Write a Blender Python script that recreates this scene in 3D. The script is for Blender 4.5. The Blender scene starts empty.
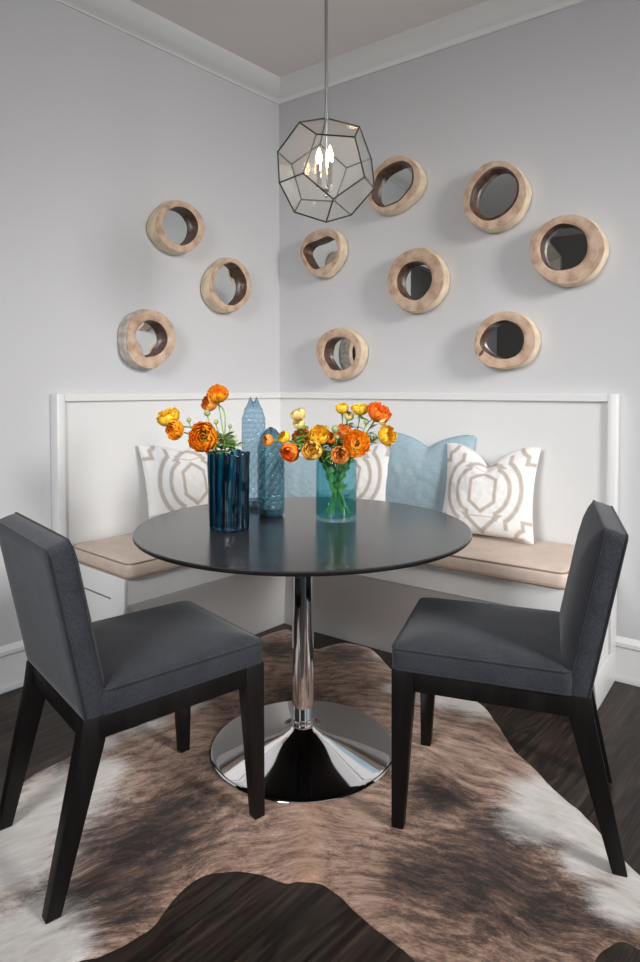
import bpy, bmesh, math, random
from math import sin, cos, pi, radians, sqrt, atan2, exp
from mathutils import Vector, Matrix, noise
from mathutils.geometry import delaunay_2d_cdt

scn = bpy.context.scene
COL = scn.collection

# ------------------------------------------------------------------ camera
F_PX, PITCH, HORIZON = 641.0, radians(1.7), 388.0
cd = bpy.data.cameras.new('camera')
cam = bpy.data.objects.new('camera', cd)
COL.objects.link(cam)
cd.sensor_fit = 'VERTICAL'
cd.sensor_height = 36.0
cd.lens = F_PX / 962.0 * 36.0
cd.shift_x = 0.0
cd.shift_y = ((HORIZON + F_PX * math.tan(PITCH)) - 481.0) / 962.0
cd.clip_start = 0.05
cam.location = (0, 0, 1.207)
cam.rotation_euler = (pi / 2 - PITCH, 0, 0)
scn.camera = cam

# ------------------------------------------------------------------ room frame
# K = the corner of the room on the floor; dR / dL run along the right / left wall
# away from the corner, nR / nL point from each wall into the room.
K = Vector((-0.232, 3.687, 0))
dR = Vector((0.808, -0.589, 0)).normalized()
dL = Vector((-0.661, -0.750, 0)).normalized()
nR = Vector((-0.589, -0.808, 0)).normalized()
nL = Vector((0.750, -0.661, 0)).normalized()
BIS = (nR + nL) / (1 + nR.dot(nL))
UP = Vector((0, 0, 1))
CEIL = 2.905

def WR(u, n, z): return K + dR * u + nR * n + UP * z
def WL(u, n, z): return K + dL * u + nL * n + UP * z
def WC(n, z): return K + BIS * n + UP * z

# ------------------------------------------------------------------ light
world = bpy.data.worlds.new('world')
scn.world = world
world.use_nodes = True
bg = world.node_tree.nodes['Background']
bg.inputs[0].default_value = (0.93, 0.96, 1.0, 1)
# pale sky above the horizon; brighter glow added below it to light the ceiling
wnt = world.node_tree
wtc = wnt.nodes.new('ShaderNodeTexCoord')
wsp = wnt.nodes.new('ShaderNodeSeparateXYZ')
wnt.links.new(wtc.outputs['Generated'], wsp.inputs[0])
wmr = wnt.nodes.new('ShaderNodeMapRange')
wmr.inputs['From Min'].default_value = -0.12
wmr.inputs['From Max'].default_value = 0.12
wmr.inputs['To Min'].default_value = 0.52 * 2.2
wmr.inputs['To Max'].default_value = 0.52
wnt.links.new(wsp.outputs['Z'], wmr.inputs['Value'])
wnt.links.new(wmr.outputs[0], bg.inputs[1])

def area(name, loc, target, sx, sy, power, color, spread=180):
    ld = bpy.data.lights.new(name, 'AREA')
    ld.shape = 'RECTANGLE'
    ld.size, ld.size_y = sx, sy
    ld.energy = power
    ld.color = color
    ld.spread = radians(spread)
    o = bpy.data.objects.new(name, ld)
    COL.objects.link(o)
    o.location = loc
    o.rotation_euler = (Vector(target) - Vector(loc)).to_track_quat('-Z', 'Y').to_euler()
    return o

area('window_daylight', (3.0, -0.62, 2.45), (0.1, 2.7, 0.62), 0.75, 0.95, 25.0, (1.0, 0.985, 0.965), 66)
area('rear_fill_light', (-1.32, -0.28, 2.2), (0.15, 2.7, 0.5), 1.0, 1.0, 14.5, (0.97, 0.985, 1.0), 70)  # fill light added inside the room; no window stands there

vs = scn.view_settings
vs.view_transform = 'Standard'
vs.look = 'None'
vs.gamma = 1.0
vs.use_curve_mapping = False
vs.exposure = 0.0

# ------------------------------------------------------------------ materials
def new_mat(name):
    m = bpy.data.materials.new(name)
    m.use_nodes = True
    nt = m.node_tree
    return m, nt, nt.nodes['Principled BSDF'], nt.nodes['Material Output']

def N(nt, t, **kw):
    n = nt.nodes.new(t)
    for k, v in kw.items():
        if k.startswith('i_'):
            key = k[2:]
            key = int(key) if key.isdigit() else key.replace('_', ' ')
            n.inputs[key].default_value = v
        else:
            setattr(n, k, v)
    return n

def ramp(nt, stops):
    r = nt.nodes.new('ShaderNodeValToRGB')
    e = r.color_ramp.elements
    while len(e) < len(stops):
        e.new(0.5)
    for x, (p, c) in zip(e, stops):
        x.position = p
        x.color = (*c, 1) if len(c) == 3 else c
    return r

def bump(nt, bsdf, height, strength=0.2, dist=0.002):
    b = N(nt, 'ShaderNodeBump', i_Strength=strength, i_Distance=dist)
    nt.links.new(height, b.inputs['Height'])
    nt.links.new(b.outputs[0], bsdf.inputs['Normal'])

def plain(name, c, rough=0.5, metal=0.0, noise_amt=0.0, scale=40, bmp=0.0, coat=0.0, stretch=(1, 1, 1), spec=None):
    m, nt, b, o = new_mat(name)
    b.inputs['Base Color'].default_value = (*c, 1)
    b.inputs['Roughness'].default_value = rough
    b.inputs['Metallic'].default_value = metal
    if spec is not None:
        b.inputs['Specular IOR Level'].default_value = spec
    if coat:
        b.inputs['Coat Weight'].default_value = coat
        b.inputs['Coat Roughness'].default_value = 0.15
    if noise_amt or bmp:
        tc = N(nt, 'ShaderNodeTexCoord')
        mp = N(nt, 'ShaderNodeMapping')
        mp.inputs['Scale'].default_value = stretch
        nt.links.new(tc.outputs['Object'], mp.inputs[0])
        nz = N(nt, 'ShaderNodeTexNoise', i_Scale=scale, i_Detail=4.0)
        nt.links.new(mp.outputs[0], nz.inputs['Vector'])
        if noise_amt:
            lo = tuple(max(0, v * (1 - noise_amt)) for v in c)
            hi = tuple(min(1, v * (1 + noise_amt)) for v in c)
            r = ramp(nt, [(0.3, lo), (0.7, hi)])
            nt.links.new(nz.outputs[0], r.inputs[0])
            nt.links.new(r.outputs[0], b.inputs['Base Color'])
        if bmp:
            bump(nt, b, nz.outputs[0], bmp)
    return m

def fabric(name, c1, c2, scale=900, rough=0.95, bmp=0.35, sheen=0.15):
    """woven cloth: two crossing fine thread waves plus a soft mottling"""
    m, nt, b, o = new_mat(name)
    tc = N(nt, 'ShaderNodeTexCoord')
    n1 = N(nt, 'ShaderNodeTexNoise', i_Scale=scale * 0.35, i_Detail=3.0)
    n2 = N(nt, 'ShaderNodeTexNoise', i_Scale=14.0, i_Detail=2.0)
    nt.links.new(tc.outputs['Object'], n1.inputs['Vector'])
    nt.links.new(tc.outputs['Object'], n2.inputs['Vector'])
    mx = N(nt, 'ShaderNodeMath', operation='MULTIPLY_ADD', i_1=0.7)
    nt.links.new(n1.outputs[0], mx.inputs[0])
    m2 = N(nt, 'ShaderNodeMath', operation='MULTIPLY', i_1=0.3)
    nt.links.new(n2.outputs[0], m2.inputs[0])
    nt.links.new(m2.outputs[0], mx.inputs[2])
    r = ramp(nt, [(0.32, c1), (0.68, c2)])
    nt.links.new(mx.outputs[0], r.inputs[0])
    nt.links.new(r.outputs[0], b.inputs['Base Color'])
    b.inputs['Roughness'].default_value = rough
    b.inputs['Sheen Weight'].default_value = sheen
    b.inputs['Specular IOR Level'].default_value = 0.2
    bump(nt, b, n1.outputs[0], bmp, 0.001)
    return m

M = {}
M['wall'] = plain('wall_paint', (0.59, 0.587, 0.597), 0.7, bmp=0.03, scale=260, spec=0.25)
M['ceiling'] = plain('ceiling_paint', (0.84, 0.795, 0.785), 0.8, bmp=0.03, scale=200, spec=0.2)
M['white'] = plain('white_paint', (0.725, 0.72, 0.71), 0.38, bmp=0.02, scale=120, spec=0.4)
M['trim'] = plain('trim_paint', (0.76, 0.76, 0.75), 0.4, bmp=0.02, scale=120, spec=0.4)
M['dark_door'] = plain('dark_stained_door', (0.075, 0.068, 0.064), 0.4, noise_amt=0.3, scale=20, stretch=(1, 1, 0.15))
M['chrome'] = plain('chrome', (0.80, 0.80, 0.81), 0.045, 1.0)
M['steel'] = plain('brushed_nickel', (0.42, 0.42, 0.43), 0.3, 1.0)
M['bronze'] = plain('dark_bronze', (0.085, 0.075, 0.065), 0.4, 0.9)
M['mirror'] = plain('mirror_silver', (0.80, 0.83, 0.82), 0.01, 1.0)
M['taupe'] = plain('taupe_paint', (0.20, 0.19, 0.18), 0.7, bmp=0.02, scale=200)
M['espresso'] = plain('espresso_wood', (0.0075, 0.0062, 0.006), 0.45, noise_amt=0.4, scale=25, stretch=(1, 1, 0.12), spec=0.18)
M['black_pad'] = plain('felt_pad', (0.3, 0.28, 0.27), 0.8, noise_amt=0.1)
M['charcoal'] = fabric('charcoal_wool', (0.017, 0.018, 0.023), (0.044, 0.047, 0.058))
M['charcoal_pipe'] = fabric('charcoal_piping', (0.012, 0.012, 0.015), (0.030, 0.031, 0.037))
M['leather'] = plain('beige_leather', (0.60, 0.485, 0.41), 0.5, noise_amt=0.07, scale=18, bmp=0.08, spec=0.35)
M['leather_pipe'] = plain('tan_piping', (0.30, 0.205, 0.15), 0.55, noise_amt=0.1)
M['groove'] = plain('groove_shade_paint', (0.20, 0.19, 0.185), 0.7, noise_amt=0.05)
M['stem'] = plain('stem_green', (0.22, 0.36, 0.08), 0.5, noise_amt=0.3, scale=60)
M['leaf'] = plain('leaf_green', (0.21, 0.37, 0.08), 0.5, noise_amt=0.5, scale=50)
M['bud'] = plain('bud_green', (0.30, 0.36, 0.14), 0.55, noise_amt=0.35, scale=120)
M['candle'] = plain('ivory_candle_sleeve', (0.62, 0.60, 0.56), 0.35, noise_amt=0.04)
M['bark'] = plain('inner_bark', (0.085, 0.040, 0.024), 0.45, noise_amt=0.6, scale=30, bmp=0.4, stretch=(1, 0.35, 1))

def wood_face():
    m, nt, b, o = new_mat('log_slice_face')
    tc = N(nt, 'ShaderNodeTexCoord')
    nz = N(nt, 'ShaderNodeTexNoise', i_Scale=9.0, i_Detail=3.0)
    nt.links.new(tc.outputs['Object'], nz.inputs['Vector'])
    add = N(nt, 'ShaderNodeVectorMath', operation='MULTIPLY_ADD')
    add.inputs[1].default_value = (0.05, 0.0, 0.05)
    nt.links.new(nz.outputs['Color'], add.inputs[0])
    nt.links.new(tc.outputs['Object'], add.inputs[2])
    mul = N(nt, 'ShaderNodeVectorMath', operation='MULTIPLY')
    mul.inputs[1].default_value = (1, 0, 1)
    nt.links.new(add.outputs[0], mul.inputs[0])
    ln = N(nt, 'ShaderNodeVectorMath', operation='LENGTH')
    nt.links.new(mul.outputs[0], ln.inputs[0])
    sc = N(nt, 'ShaderNodeMath', operation='MULTIPLY', i_1=430.0)
    nt.links.new(ln.outputs['Value'], sc.inputs[0])
    sn = N(nt, 'ShaderNodeMath', operation='SINE')
    nt.links.new(sc.outputs[0], sn.inputs[0])
    n2 = N(nt, 'ShaderNodeTexNoise', i_Scale=22.0, i_Detail=5.0)
    nt.links.new(tc.outputs['Object'], n2.inputs['Vector'])
    mx = N(nt, 'ShaderNodeMath', operation='MULTIPLY_ADD', i_1=0.03)
    nt.links.new(sn.outputs[0], mx.inputs[0])
    nt.links.new(n2.outputs[0], mx.inputs[2])
    r = ramp(nt, [(0.25, (0.36, 0.22, 0.145)), (0.5, (0.55, 0.385, 0.275)), (0.75, (0.67, 0.51, 0.395))])
    nt.links.new(mx.outputs[0], r.inputs[0])
    nt.links.new(r.outputs[0], b.inputs['Base Color'])
    b.inputs['Roughness'].default_value = 0.6
    bump(nt, b, mx.outputs[0], 0.15)
    return m
M['wood_face'] = wood_face()
M['wood_side'] = plain('pale_sapwood', (0.70, 0.57, 0.41), 0.6, noise_amt=0.22, scale=16, bmp=0.2)
M['wood_weathered'] = plain('weathered_sapwood', (0.50, 0.45, 0.40), 0.7, noise_amt=0.35, scale=40, bmp=0.3)

def floor_mat():
    m, nt, b, o = new_mat('dark_oak_planks')
    tc = N(nt, 'ShaderNodeTexCoord')
    mp = N(nt, 'ShaderNodeMapping')
    mp.inputs['Rotation'].default_value = (0, 0, -atan2(dL.y, dL.x))
    nt.links.new(tc.outputs['Object'], mp.inputs[0])
    br = N(nt, 'ShaderNodeTexBrick', offset=0.37, offset_frequency=2)
    br.inputs['Color1'].default_value = (0.0, 0.0, 0.0, 1)
    br.inputs['Color2'].default_value = (1, 1, 1, 1)
    br.inputs['Mortar'].default_value = (0.5, 0.5, 0.5, 1)
    br.inputs['Scale'].default_value = 1.0
    br.inputs['Mortar Size'].default_value = 0.0012
    br.inputs['Mortar Smooth'].default_value = 0.3
    br.inputs['Brick Width'].default_value = 1.15
    br.inputs['Row Height'].default_value = 0.127
    nt.links.new(mp.outputs[0], br.inputs['Vector'])
    # per-board offset of the grain
    off = N(nt, 'ShaderNodeVectorMath', operation='MULTIPLY_ADD')
    off.inputs[1].default_value = (7.0, 3.0, 5.0)
    nt.links.new(br.outputs['Color'], off.inputs[0])
    nt.links.new(mp.outputs[0], off.inputs[2])
    m2 = N(nt, 'ShaderNodeMapping')
    m2.inputs['Scale'].default_value = (1.6, 13.0, 1.0)
    nt.links.new(off.outputs[0], m2.inputs[0])
    wv = N(nt, 'ShaderNodeTexNoise', i_Scale=1.0, i_Detail=2.0, i_Distortion=0.6)
    nt.links.new(m2.outputs[0], wv.inputs['Vector'])
    sc = N(nt, 'ShaderNodeMath', operation='MULTIPLY', i_1=38.0)
    nt.links.new(wv.outputs[0], sc.inputs[0])
    sn = N(nt, 'ShaderNodeMath', operation='SINE')
    nt.links.new(sc.outputs[0], sn.inputs[0])
    m3 = N(nt, 'ShaderNodeMapping')
    m3.inputs['Scale'].default_value = (5.0, 95.0, 1.0)
    nt.links.new(off.outputs[0], m3.inputs[0])
    fine = N(nt, 'ShaderNodeTexNoise', i_Scale=1.0, i_Detail=4.0)
    nt.links.new(m3.outputs[0], fine.inputs['Vector'])
    a = N(nt, 'ShaderNodeMath', operation='MULTIPLY_ADD', i_1=0.16)
    nt.links.new(sn.outputs[0], a.inputs[0])
    nt.links.new(fine.outputs[0], a.inputs[2])
    r = ramp(nt, [(0.25, (0.011, 0.0075, 0.006)), (0.6, (0.033, 0.022, 0.016)), (0.85, (0.062, 0.043, 0.032))])
    nt.links.new(a.outputs[0], r.inputs[0])
    tone = N(nt, 'ShaderNodeMapRange')
    tone.inputs['To Min'].default_value = 0.7
    tone.inputs['To Max'].default_value = 1.35
    nt.links.new(br.outputs['Color'], tone.inputs['Value'])
    mul = N(nt, 'ShaderNodeVectorMath', operation='SCALE')
    nt.links.new(r.outputs[0], mul.inputs[0])
    nt.links.new(tone.outputs[0], mul.inputs['Scale'])
    seam = N(nt, 'ShaderNodeMix', data_type='RGBA')
    seam.inputs[7].default_value = (0.004, 0.003, 0.003, 1)
    nt.links.new(br.outputs['Fac'], seam.inputs[0])
    nt.links.new(mul.outputs[0], seam.inputs[6])
    nt.links.new(seam.outputs[2], b.inputs['Base Color'])
    b.inputs['Roughness'].default_value = 0.42
    b.inputs['Specular IOR Level'].default_value = 0.35
    inv = N(nt, 'ShaderNodeMath', operation='SUBTRACT')
    nt.links.new(a.outputs[0], inv.inputs[0])
    nt.links.new(br.outputs['Fac'], inv.inputs[1])
    bump(nt, b, inv.outputs[0], 0.15)
    return m
M['floor'] = floor_mat()

def tabletop_mat():
    m, nt, b, o = new_mat('ebonised_tabletop')
    tc = N(nt, 'ShaderNodeTexCoord')
    mp = N(nt, 'ShaderNodeMapping')
    mp.inputs['Scale'].default_value = (4, 90, 4)
    mp.inputs['Rotation'].default_value = (0, 0, radians(35))
    nt.links.new(tc.outputs['Object'], mp.inputs[0])
    nz = N(nt, 'ShaderNodeTexNoise', i_Scale=1.0, i_Detail=5.0)
    nt.links.new(mp.outputs[0], nz.inputs['Vector'])
    r = ramp(nt, [(0.3, (0.014, 0.013, 0.014)), (0.75, (0.034, 0.032, 0.033))])
    nt.links.new(nz.outputs[0], r.inputs[0])
    nt.links.new(r.outputs[0], b.inputs['Base Color'])
    rr = N(nt, 'ShaderNodeMapRange')
    rr.inputs['To Min'].default_value = 0.15
    rr.inputs['To Max'].default_value = 0.26
    nt.links.new(nz.outputs[0], rr.inputs['Value'])
    nt.links.new(rr.outputs[0], b.inputs['Roughness'])
    b.inputs['Specular IOR Level'].default_value = 0.75
    bump(nt, b, nz.outputs[0], 0.03)
    return m
M['tabletop'] = tabletop_mat()

def glass(name, tint, haze, haze_col=(0.9, 0.9, 0.88), rough=0.03, bmp=0.0, scale=60, ior=1.45, tint2=None, haze2=None):
    """thin clear shell: tinted see-through plus fresnel reflection plus a little haze"""
    m, nt, b, o = new_mat(name)
    nt.nodes.remove(b)
    tr = N(nt, 'ShaderNodeBsdfTransparent')
    tr.inputs[0].default_value = (*tint, 1)
    df = N(nt, 'ShaderNodeBsdfDiffuse')
    df.inputs[0].default_value = (*haze_col, 1)
    if tint2:   # where the cast glass is thicker it takes the deeper colour
        at = N(nt, 'ShaderNodeAttribute', attribute_name='thick')
        for sh, c1, c2 in ((tr, tint, tint2), (df, haze_col, haze2)):
            mx = N(nt, 'ShaderNodeMix', data_type='RGBA')
            mx.inputs[6].default_value = (*c1, 1)
            mx.inputs[7].default_value = (*c2, 1)
            nt.links.new(at.outputs['Fac'], mx.inputs[0])
            nt.links.new(mx.outputs[2], sh.inputs[0])
    gl = N(nt, 'ShaderNodeBsdfGlossy', i_Roughness=rough)
    lw = N(nt, 'ShaderNodeLayerWeight', i_Blend=0.5)
    pw = N(nt, 'ShaderNodeMath', operation='POWER', i_1=4.0)
    nt.links.new(lw.outputs['Facing'], pw.inputs[0])
    fr = N(nt, 'ShaderNodeMath', operation='MULTIPLY_ADD', i_1=0.7, i_2=((ior - 1) / (ior + 1)) ** 2)
    nt.links.new(pw.outputs[0], fr.inputs[0])
    m1 = N(nt, 'ShaderNodeMixShader')
    m1.inputs[0].default_value = haze
    nt.links.new(tr.outputs[0], m1.inputs[1])
    nt.links.new(df.outputs[0], m1.inputs[2])
    m2 = N(nt, 'ShaderNodeMixShader')
    nt.links.new(fr.outputs[0], m2.inputs[0])
    nt.links.new(m1.outputs[0], m2.inputs[1])
    nt.links.new(gl.outputs[0], m2.inputs[2])
    nt.links.new(m2.outputs[0], o.inputs[0])
    if bmp:
        tc = N(nt, 'ShaderNodeTexCoord')
        nz = N(nt, 'ShaderNodeTexNoise', i_Scale=scale, i_Detail=2.0)
        nt.links.new(tc.outputs['Object'], nz.inputs['Vector'])
        bp = N(nt, 'ShaderNodeBump', i_Strength=bmp, i_Distance=0.002)
        nt.links.new(nz.outputs[0], bp.inputs['Height'])
        for x in (df, gl):
            nt.links.new(bp.outputs[0], x.inputs['Normal'])
    return m
M['pane'] = glass('seeded_glass', (0.99, 0.992, 0.982), 0.024, (0.98, 0.96, 0.9), 0.05, 0.25, 30, 1.32)
M['teal_glass'] = glass('ribbed_teal_glass', (0.36, 0.70, 0.80), 0.18, (0.004, 0.16, 0.26), 0.04, 0.1, 20, 1.5, (0.10, 0.22, 0.32), (0.002, 0.012, 0.03))
M['clear_teal'] = glass('clear_teal_glass', (0.70, 0.885, 0.92), 0.004, (0.05, 0.3, 0.36), 0.015)
M['water'] = glass('vase_water', (0.66, 0.87, 0.84), 0.006, (0.03, 0.25, 0.2), 0.02, 0, 1, 1.33)
M['blue_glass'] = glass('pale_blue_glass', (0.76, 0.87, 0.93), 0.26, (0.32, 0.47, 0.58), 0.08, 0, 1, 1.45, (0.50, 0.66, 0.76), (0.10, 0.20, 0.29))
M['slate_glass'] = glass('slate_teal_glass', (0.56, 0.75, 0.80), 0.32, (0.10, 0.26, 0.33), 0.08, 0, 1, 1.45, (0.28, 0.44, 0.52), (0.02, 0.07, 0.11))
M['navy_glass'] = glass('navy_glass_foot', (0.05, 0.10, 0.16), 0.3, (0.01, 0.02, 0.04), 0.08)

def bulb_mat():
    m, nt, b, o = new_mat('lit_bulb')
    b.inputs['Base Color'].default_value = (1, 0.9, 0.75, 1)
    b.inputs['Emission Color'].default_value = (1.0, 0.66, 0.34, 1)
    b.inputs['Emission Strength'].default_value = 30.0
    return m
M['bulb'] = bulb_mat()

def petal_mat(name, base, mid, tip):
    m, nt, b, o = new_mat(name)
    at = N(nt, 'ShaderNodeAttribute', attribute_name='tip')
    tc = N(nt, 'ShaderNodeTexCoord')
    nz = N(nt, 'ShaderNodeTexNoise', i_Scale=70.0, i_Detail=3.0)
    nt.links.new(tc.outputs['Object'], nz.inputs['Vector'])
    a = N(nt, 'ShaderNodeMath', operation='MULTIPLY_ADD', i_1=0.35, i_2=-0.17)
    nt.links.new(nz.outputs[0], a.inputs[0])
    s = N(nt, 'ShaderNodeMath', operation='ADD')
    nt.links.new(a.outputs[0], s.inputs[0])
    nt.links.new(at.outputs['Fac'], s.inputs[1])
    r = ramp(nt, [(0.1, base), (0.55, mid), (0.95, tip)])
    nt.links.new(s.outputs[0], r.inputs[0])
    nt.links.new(r.outputs[0], b.inputs['Base Color'])
    b.inputs['Roughness'].default_value = 0.6
    b.inputs['Specular IOR Level'].default_value = 0.25
    b.inputs['Subsurface Weight'].default_value = 0.35
    b.inputs['Subsurface Radius'].default_value = (1.0, 0.5, 0.1)
    b.inputs['Subsurface Scale'].default_value = 0.012
    return m
M['p_orange'] = petal_mat('orange_petals', (0.78, 0.13, 0.004), (0.96, 0.28, 0.006), (1.0, 0.42, 0.02))
M['p_yellow'] = petal_mat('yellow_petals', (0.90, 0.34, 0.008), (0.98, 0.50, 0.02), (1.0, 0.66, 0.06))
M['p_gold'] = petal_mat('gold_petals', (0.75, 0.30, 0.02), (0.93, 0.48, 0.05), (0.98, 0.62, 0.12))
M['p_cream'] = petal_mat('cream_yellow_petals', (0.55, 0.33, 0.06), (0.82, 0.55, 0.16), (0.90, 0.70, 0.32))
M['p_red'] = petal_mat('red_orange_petals', (0.68, 0.045, 0.006), (0.90, 0.12, 0.008), (0.97, 0.27, 0.03))
M['p_coral'] = petal_mat('coral_petals', (0.62, 0.10, 0.012), (0.88, 0.25, 0.035), (0.95, 0.40, 0.10))
M['p_eye'] = plain('flower_eye', (0.03, 0.012, 0.02), 0.7, noise_amt=0.4, scale=300)

def pillow_mat():
    m, nt, b, o = new_mat('trellis_print_linen')
    at = N(nt, 'ShaderNodeAttribute', attribute_name='print')
    tc = N(nt, 'ShaderNodeTexCoord')
    nz = N(nt, 'ShaderNodeTexNoise', i_Scale=350.0, i_Detail=2.0)
    nt.links.new(tc.outputs['Object'], nz.inputs['Vector'])
    r1 = ramp(nt, [(0.3, (0.70, 0.68, 0.66)), (0.7, (0.82, 0.805, 0.79))])
    r2 = ramp(nt, [(0.3, (0.40, 0.345, 0.30)), (0.7, (0.54, 0.475, 0.42))])
    nt.links.new(nz.outputs[0], r1.inputs[0])
    nt.links.new(nz.outputs[0], r2.inputs[0])
    mx = N(nt, 'ShaderNodeMix', data_type='RGBA')
    nt.links.new(at.outputs['Fac'], mx.inputs[0])
    nt.links.new(r1.outputs[0], mx.inputs[6])
    nt.links.new(r2.outputs[0], mx.inputs[7])
    nt.links.new(mx.outputs[2], b.inputs['Base Color'])
    b.inputs['Roughness'].default_value = 0.85
    b.inputs['Specular IOR Level'].default_value = 0.2
    bump(nt, b, nz.outputs[0], 0.2, 0.001)
    return m
M['print'] = pillow_mat()

def linen_blue():
    m, nt, b, o = new_mat('powder_blue_linen')
    tc = N(nt, 'ShaderNodeTexCoord')
    outs = []
    for st in ((500, 60, 40), (40, 60, 500)):
        mp = N(nt, 'ShaderNodeMapping')
        mp.inputs['Scale'].default_value = st
        nt.links.new(tc.outputs['Object'], mp.inputs[0])
        nz = N(nt, 'ShaderNodeTexNoise', i_Scale=1.0, i_Detail=2.0)
        nt.links.new(mp.outputs[0], nz.inputs['Vector'])
        outs.append(nz.outputs[0])
    a = N(nt, 'ShaderNodeMath', operation='ADD')
    nt.links.new(outs[0], a.inputs[0])
    nt.links.new(outs[1], a.inputs[1])
    h = N(nt, 'ShaderNodeMath', operation='MULTIPLY', i_1=0.5)
    nt.links.new(a.outputs[0], h.inputs[0])
    r = ramp(nt, [(0.3, (0.25, 0.36, 0.42)), (0.7, (0.385, 0.49, 0.54))])
    nt.links.new(h.outputs[0], r.inputs[0])
    nt.links.new(r.outputs[0], b.inputs['Base Color'])
    b.inputs['Roughness'].default_value = 0.9
    b.inputs['Specular IOR Level'].default_value = 0.2
    bump(nt, b, h.outputs[0], 0.3, 0.001)
    return m
M['linen'] = linen_blue()

def hide_mat():
    m, nt, b, o = new_mat('brindle_cowhide')
    tc = N(nt, 'ShaderNodeTexCoord')
    warp = N(nt, 'ShaderNodeTexNoise', i_Scale=2.6, i_Detail=2.0)
    nt.links.new(tc.outputs['Object'], warp.inputs['Vector'])
    wa = N(nt, 'ShaderNodeVectorMath', operation='MULTIPLY_ADD')
    wa.inputs[1].default_value = (0.30, 0.22, 0)
    nt.links.new(warp.outputs['Color'], wa.inputs[0])
    sx_ = N(nt, 'ShaderNodeSeparateXYZ')
    nt.links.new(tc.outputs['Object'], sx_.inputs[0])
    # the hair sweeps away from the spine: bend the flow with the square of the distance to it
    sq_ = N(nt, 'ShaderNodeMath', operation='MULTIPLY')
    nt.links.new(sx_.outputs[0], sq_.inputs[0]); nt.links.new(sx_.outputs[0], sq_.inputs[1])
    vy_ = N(nt, 'ShaderNodeMath', operation='MULTIPLY_ADD', i_1=0.45)
    nt.links.new(sq_.outputs[0], vy_.inputs[0]); nt.links.new(sx_.outputs[1], vy_.inputs[2])
    cb_ = N(nt, 'ShaderNodeCombineXYZ')
    nt.links.new(sx_.outputs[0], cb_.inputs[0]); nt.links.new(vy_.outputs[0], cb_.inputs[1])
    nt.links.new(cb_.outputs[0], wa.inputs[2])
    def nz(scale, detail, rough=0.6):
        mp = N(nt, 'ShaderNodeMapping')
        mp.inputs['Scale'].default_value = scale
        nt.links.new(wa.outputs[0], mp.inputs[0])
        n = N(nt, 'ShaderNodeTexNoise', i_Scale=1.0, i_Detail=detail, i_Roughness=rough)
        nt.links.new(mp.outputs[0], n.inputs['Vector'])
        return n.outputs[0]
    streak = nz((13, 34, 1), 7.0, 0.72)
    hair = nz((95, 260, 1), 3.0)
    wattr = N(nt, 'ShaderNodeAttribute', attribute_name='white')
    dattr = N(nt, 'ShaderNodeAttribute', attribute_name='dark')
    sattr = N(nt, 'ShaderNodeAttribute', attribute_name='spine')
    def math(op, a, bb, c=None):
        n = N(nt, 'ShaderNodeMath', operation=op)
        for i, v in enumerate((a, bb, c)):
            if v is None: continue
            if isinstance(v, (int, float)): n.inputs[i].default_value = v
            else: nt.links.new(v, n.inputs[i])
        return n.outputs[0]
    # brindle: dark value lowers the ramp position
    v = math('MULTIPLY_ADD', dattr.outputs['Fac'], -0.27, math('ADD', streak, 0.045))
    v = math('MULTIPLY_ADD', math('SUBTRACT', hair, 0.5), 0.34, v)
    r = ramp(nt, [(0.26, (0.030, 0.019, 0.016)), (0.41, (0.125, 0.074, 0.056)), (0.54, (0.33, 0.208, 0.152)), (0.72, (0.54, 0.395, 0.31))])
    nt.links.new(v, r.inputs[0])
    sp = N(nt, 'ShaderNodeMix', data_type='RGBA')
    sp.inputs[7].default_value = (0.42, 0.235, 0.14, 1)
    nt.links.new(math('MULTIPLY', sattr.outputs['Fac'], 0.4), sp.inputs[0])
    nt.links.new(r.outputs[0], sp.inputs[6])
    w = math('MULTIPLY_ADD', math('SUBTRACT', streak, 0.5), 0.75, wattr.outputs['Fac'])
    w = math('MULTIPLY_ADD', math('SUBTRACT', hair, 0.5), 0.35, w)
    wr = N(nt, 'ShaderNodeMapRange', interpolation_type='SMOOTHSTEP')
    wr.inputs['From Min'].default_value = 0.12
    wr.inputs['From Max'].default_value = 0.85
    nt.links.new(w, wr.inputs['Value'])
    wc = ramp(nt, [(0.3, (0.52, 0.475, 0.44)), (0.7, (0.72, 0.69, 0.66))])
    nt.links.new(streak, wc.inputs[0])
    fin = N(nt, 'ShaderNodeMix', data_type='RGBA')
    nt.links.new(wr.outputs[0], fin.inputs[0])
    nt.links.new(sp.outputs[2], fin.inputs[6])
    nt.links.new(wc.outputs[0], fin.inputs[7])
    nt.links.new(fin.outputs[2], b.inputs['Base Color'])
    b.inputs['Roughness'].default_value = 0.75
    b.inputs['Specular IOR Level'].default_value = 0.25
    b.inputs['Sheen Weight'].default_value = 0.15
    bump(nt, b, math('ADD', hair, streak), 0.35, 0.003)
    return m
M['hide'] = hide_mat()

# ------------------------------------------------------------------ mesh helpers
WM = {}          # world matrix of every thing, so that parts can be given in world coordinates

def tag(o, label=None, cat=None, group=None, kind=None):
    if label: o['label'] = label
    if cat: o['category'] = cat
    if group: o['group'] = group
    if kind: o['kind'] = kind
    return o

def thing(name, label, cat, mat4=None, group=None):
    o = bpy.data.objects.new(name, None)
    o.empty_display_size = 0.1
    COL.objects.link(o)
    mat4 = mat4 or Matrix.Identity(4)
    o.matrix_world = mat4
    WM[o.name] = mat4.copy()
    return tag(o, label, cat, group)

def T(x, y, z): return Matrix.Translation((x, y, z))

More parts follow.
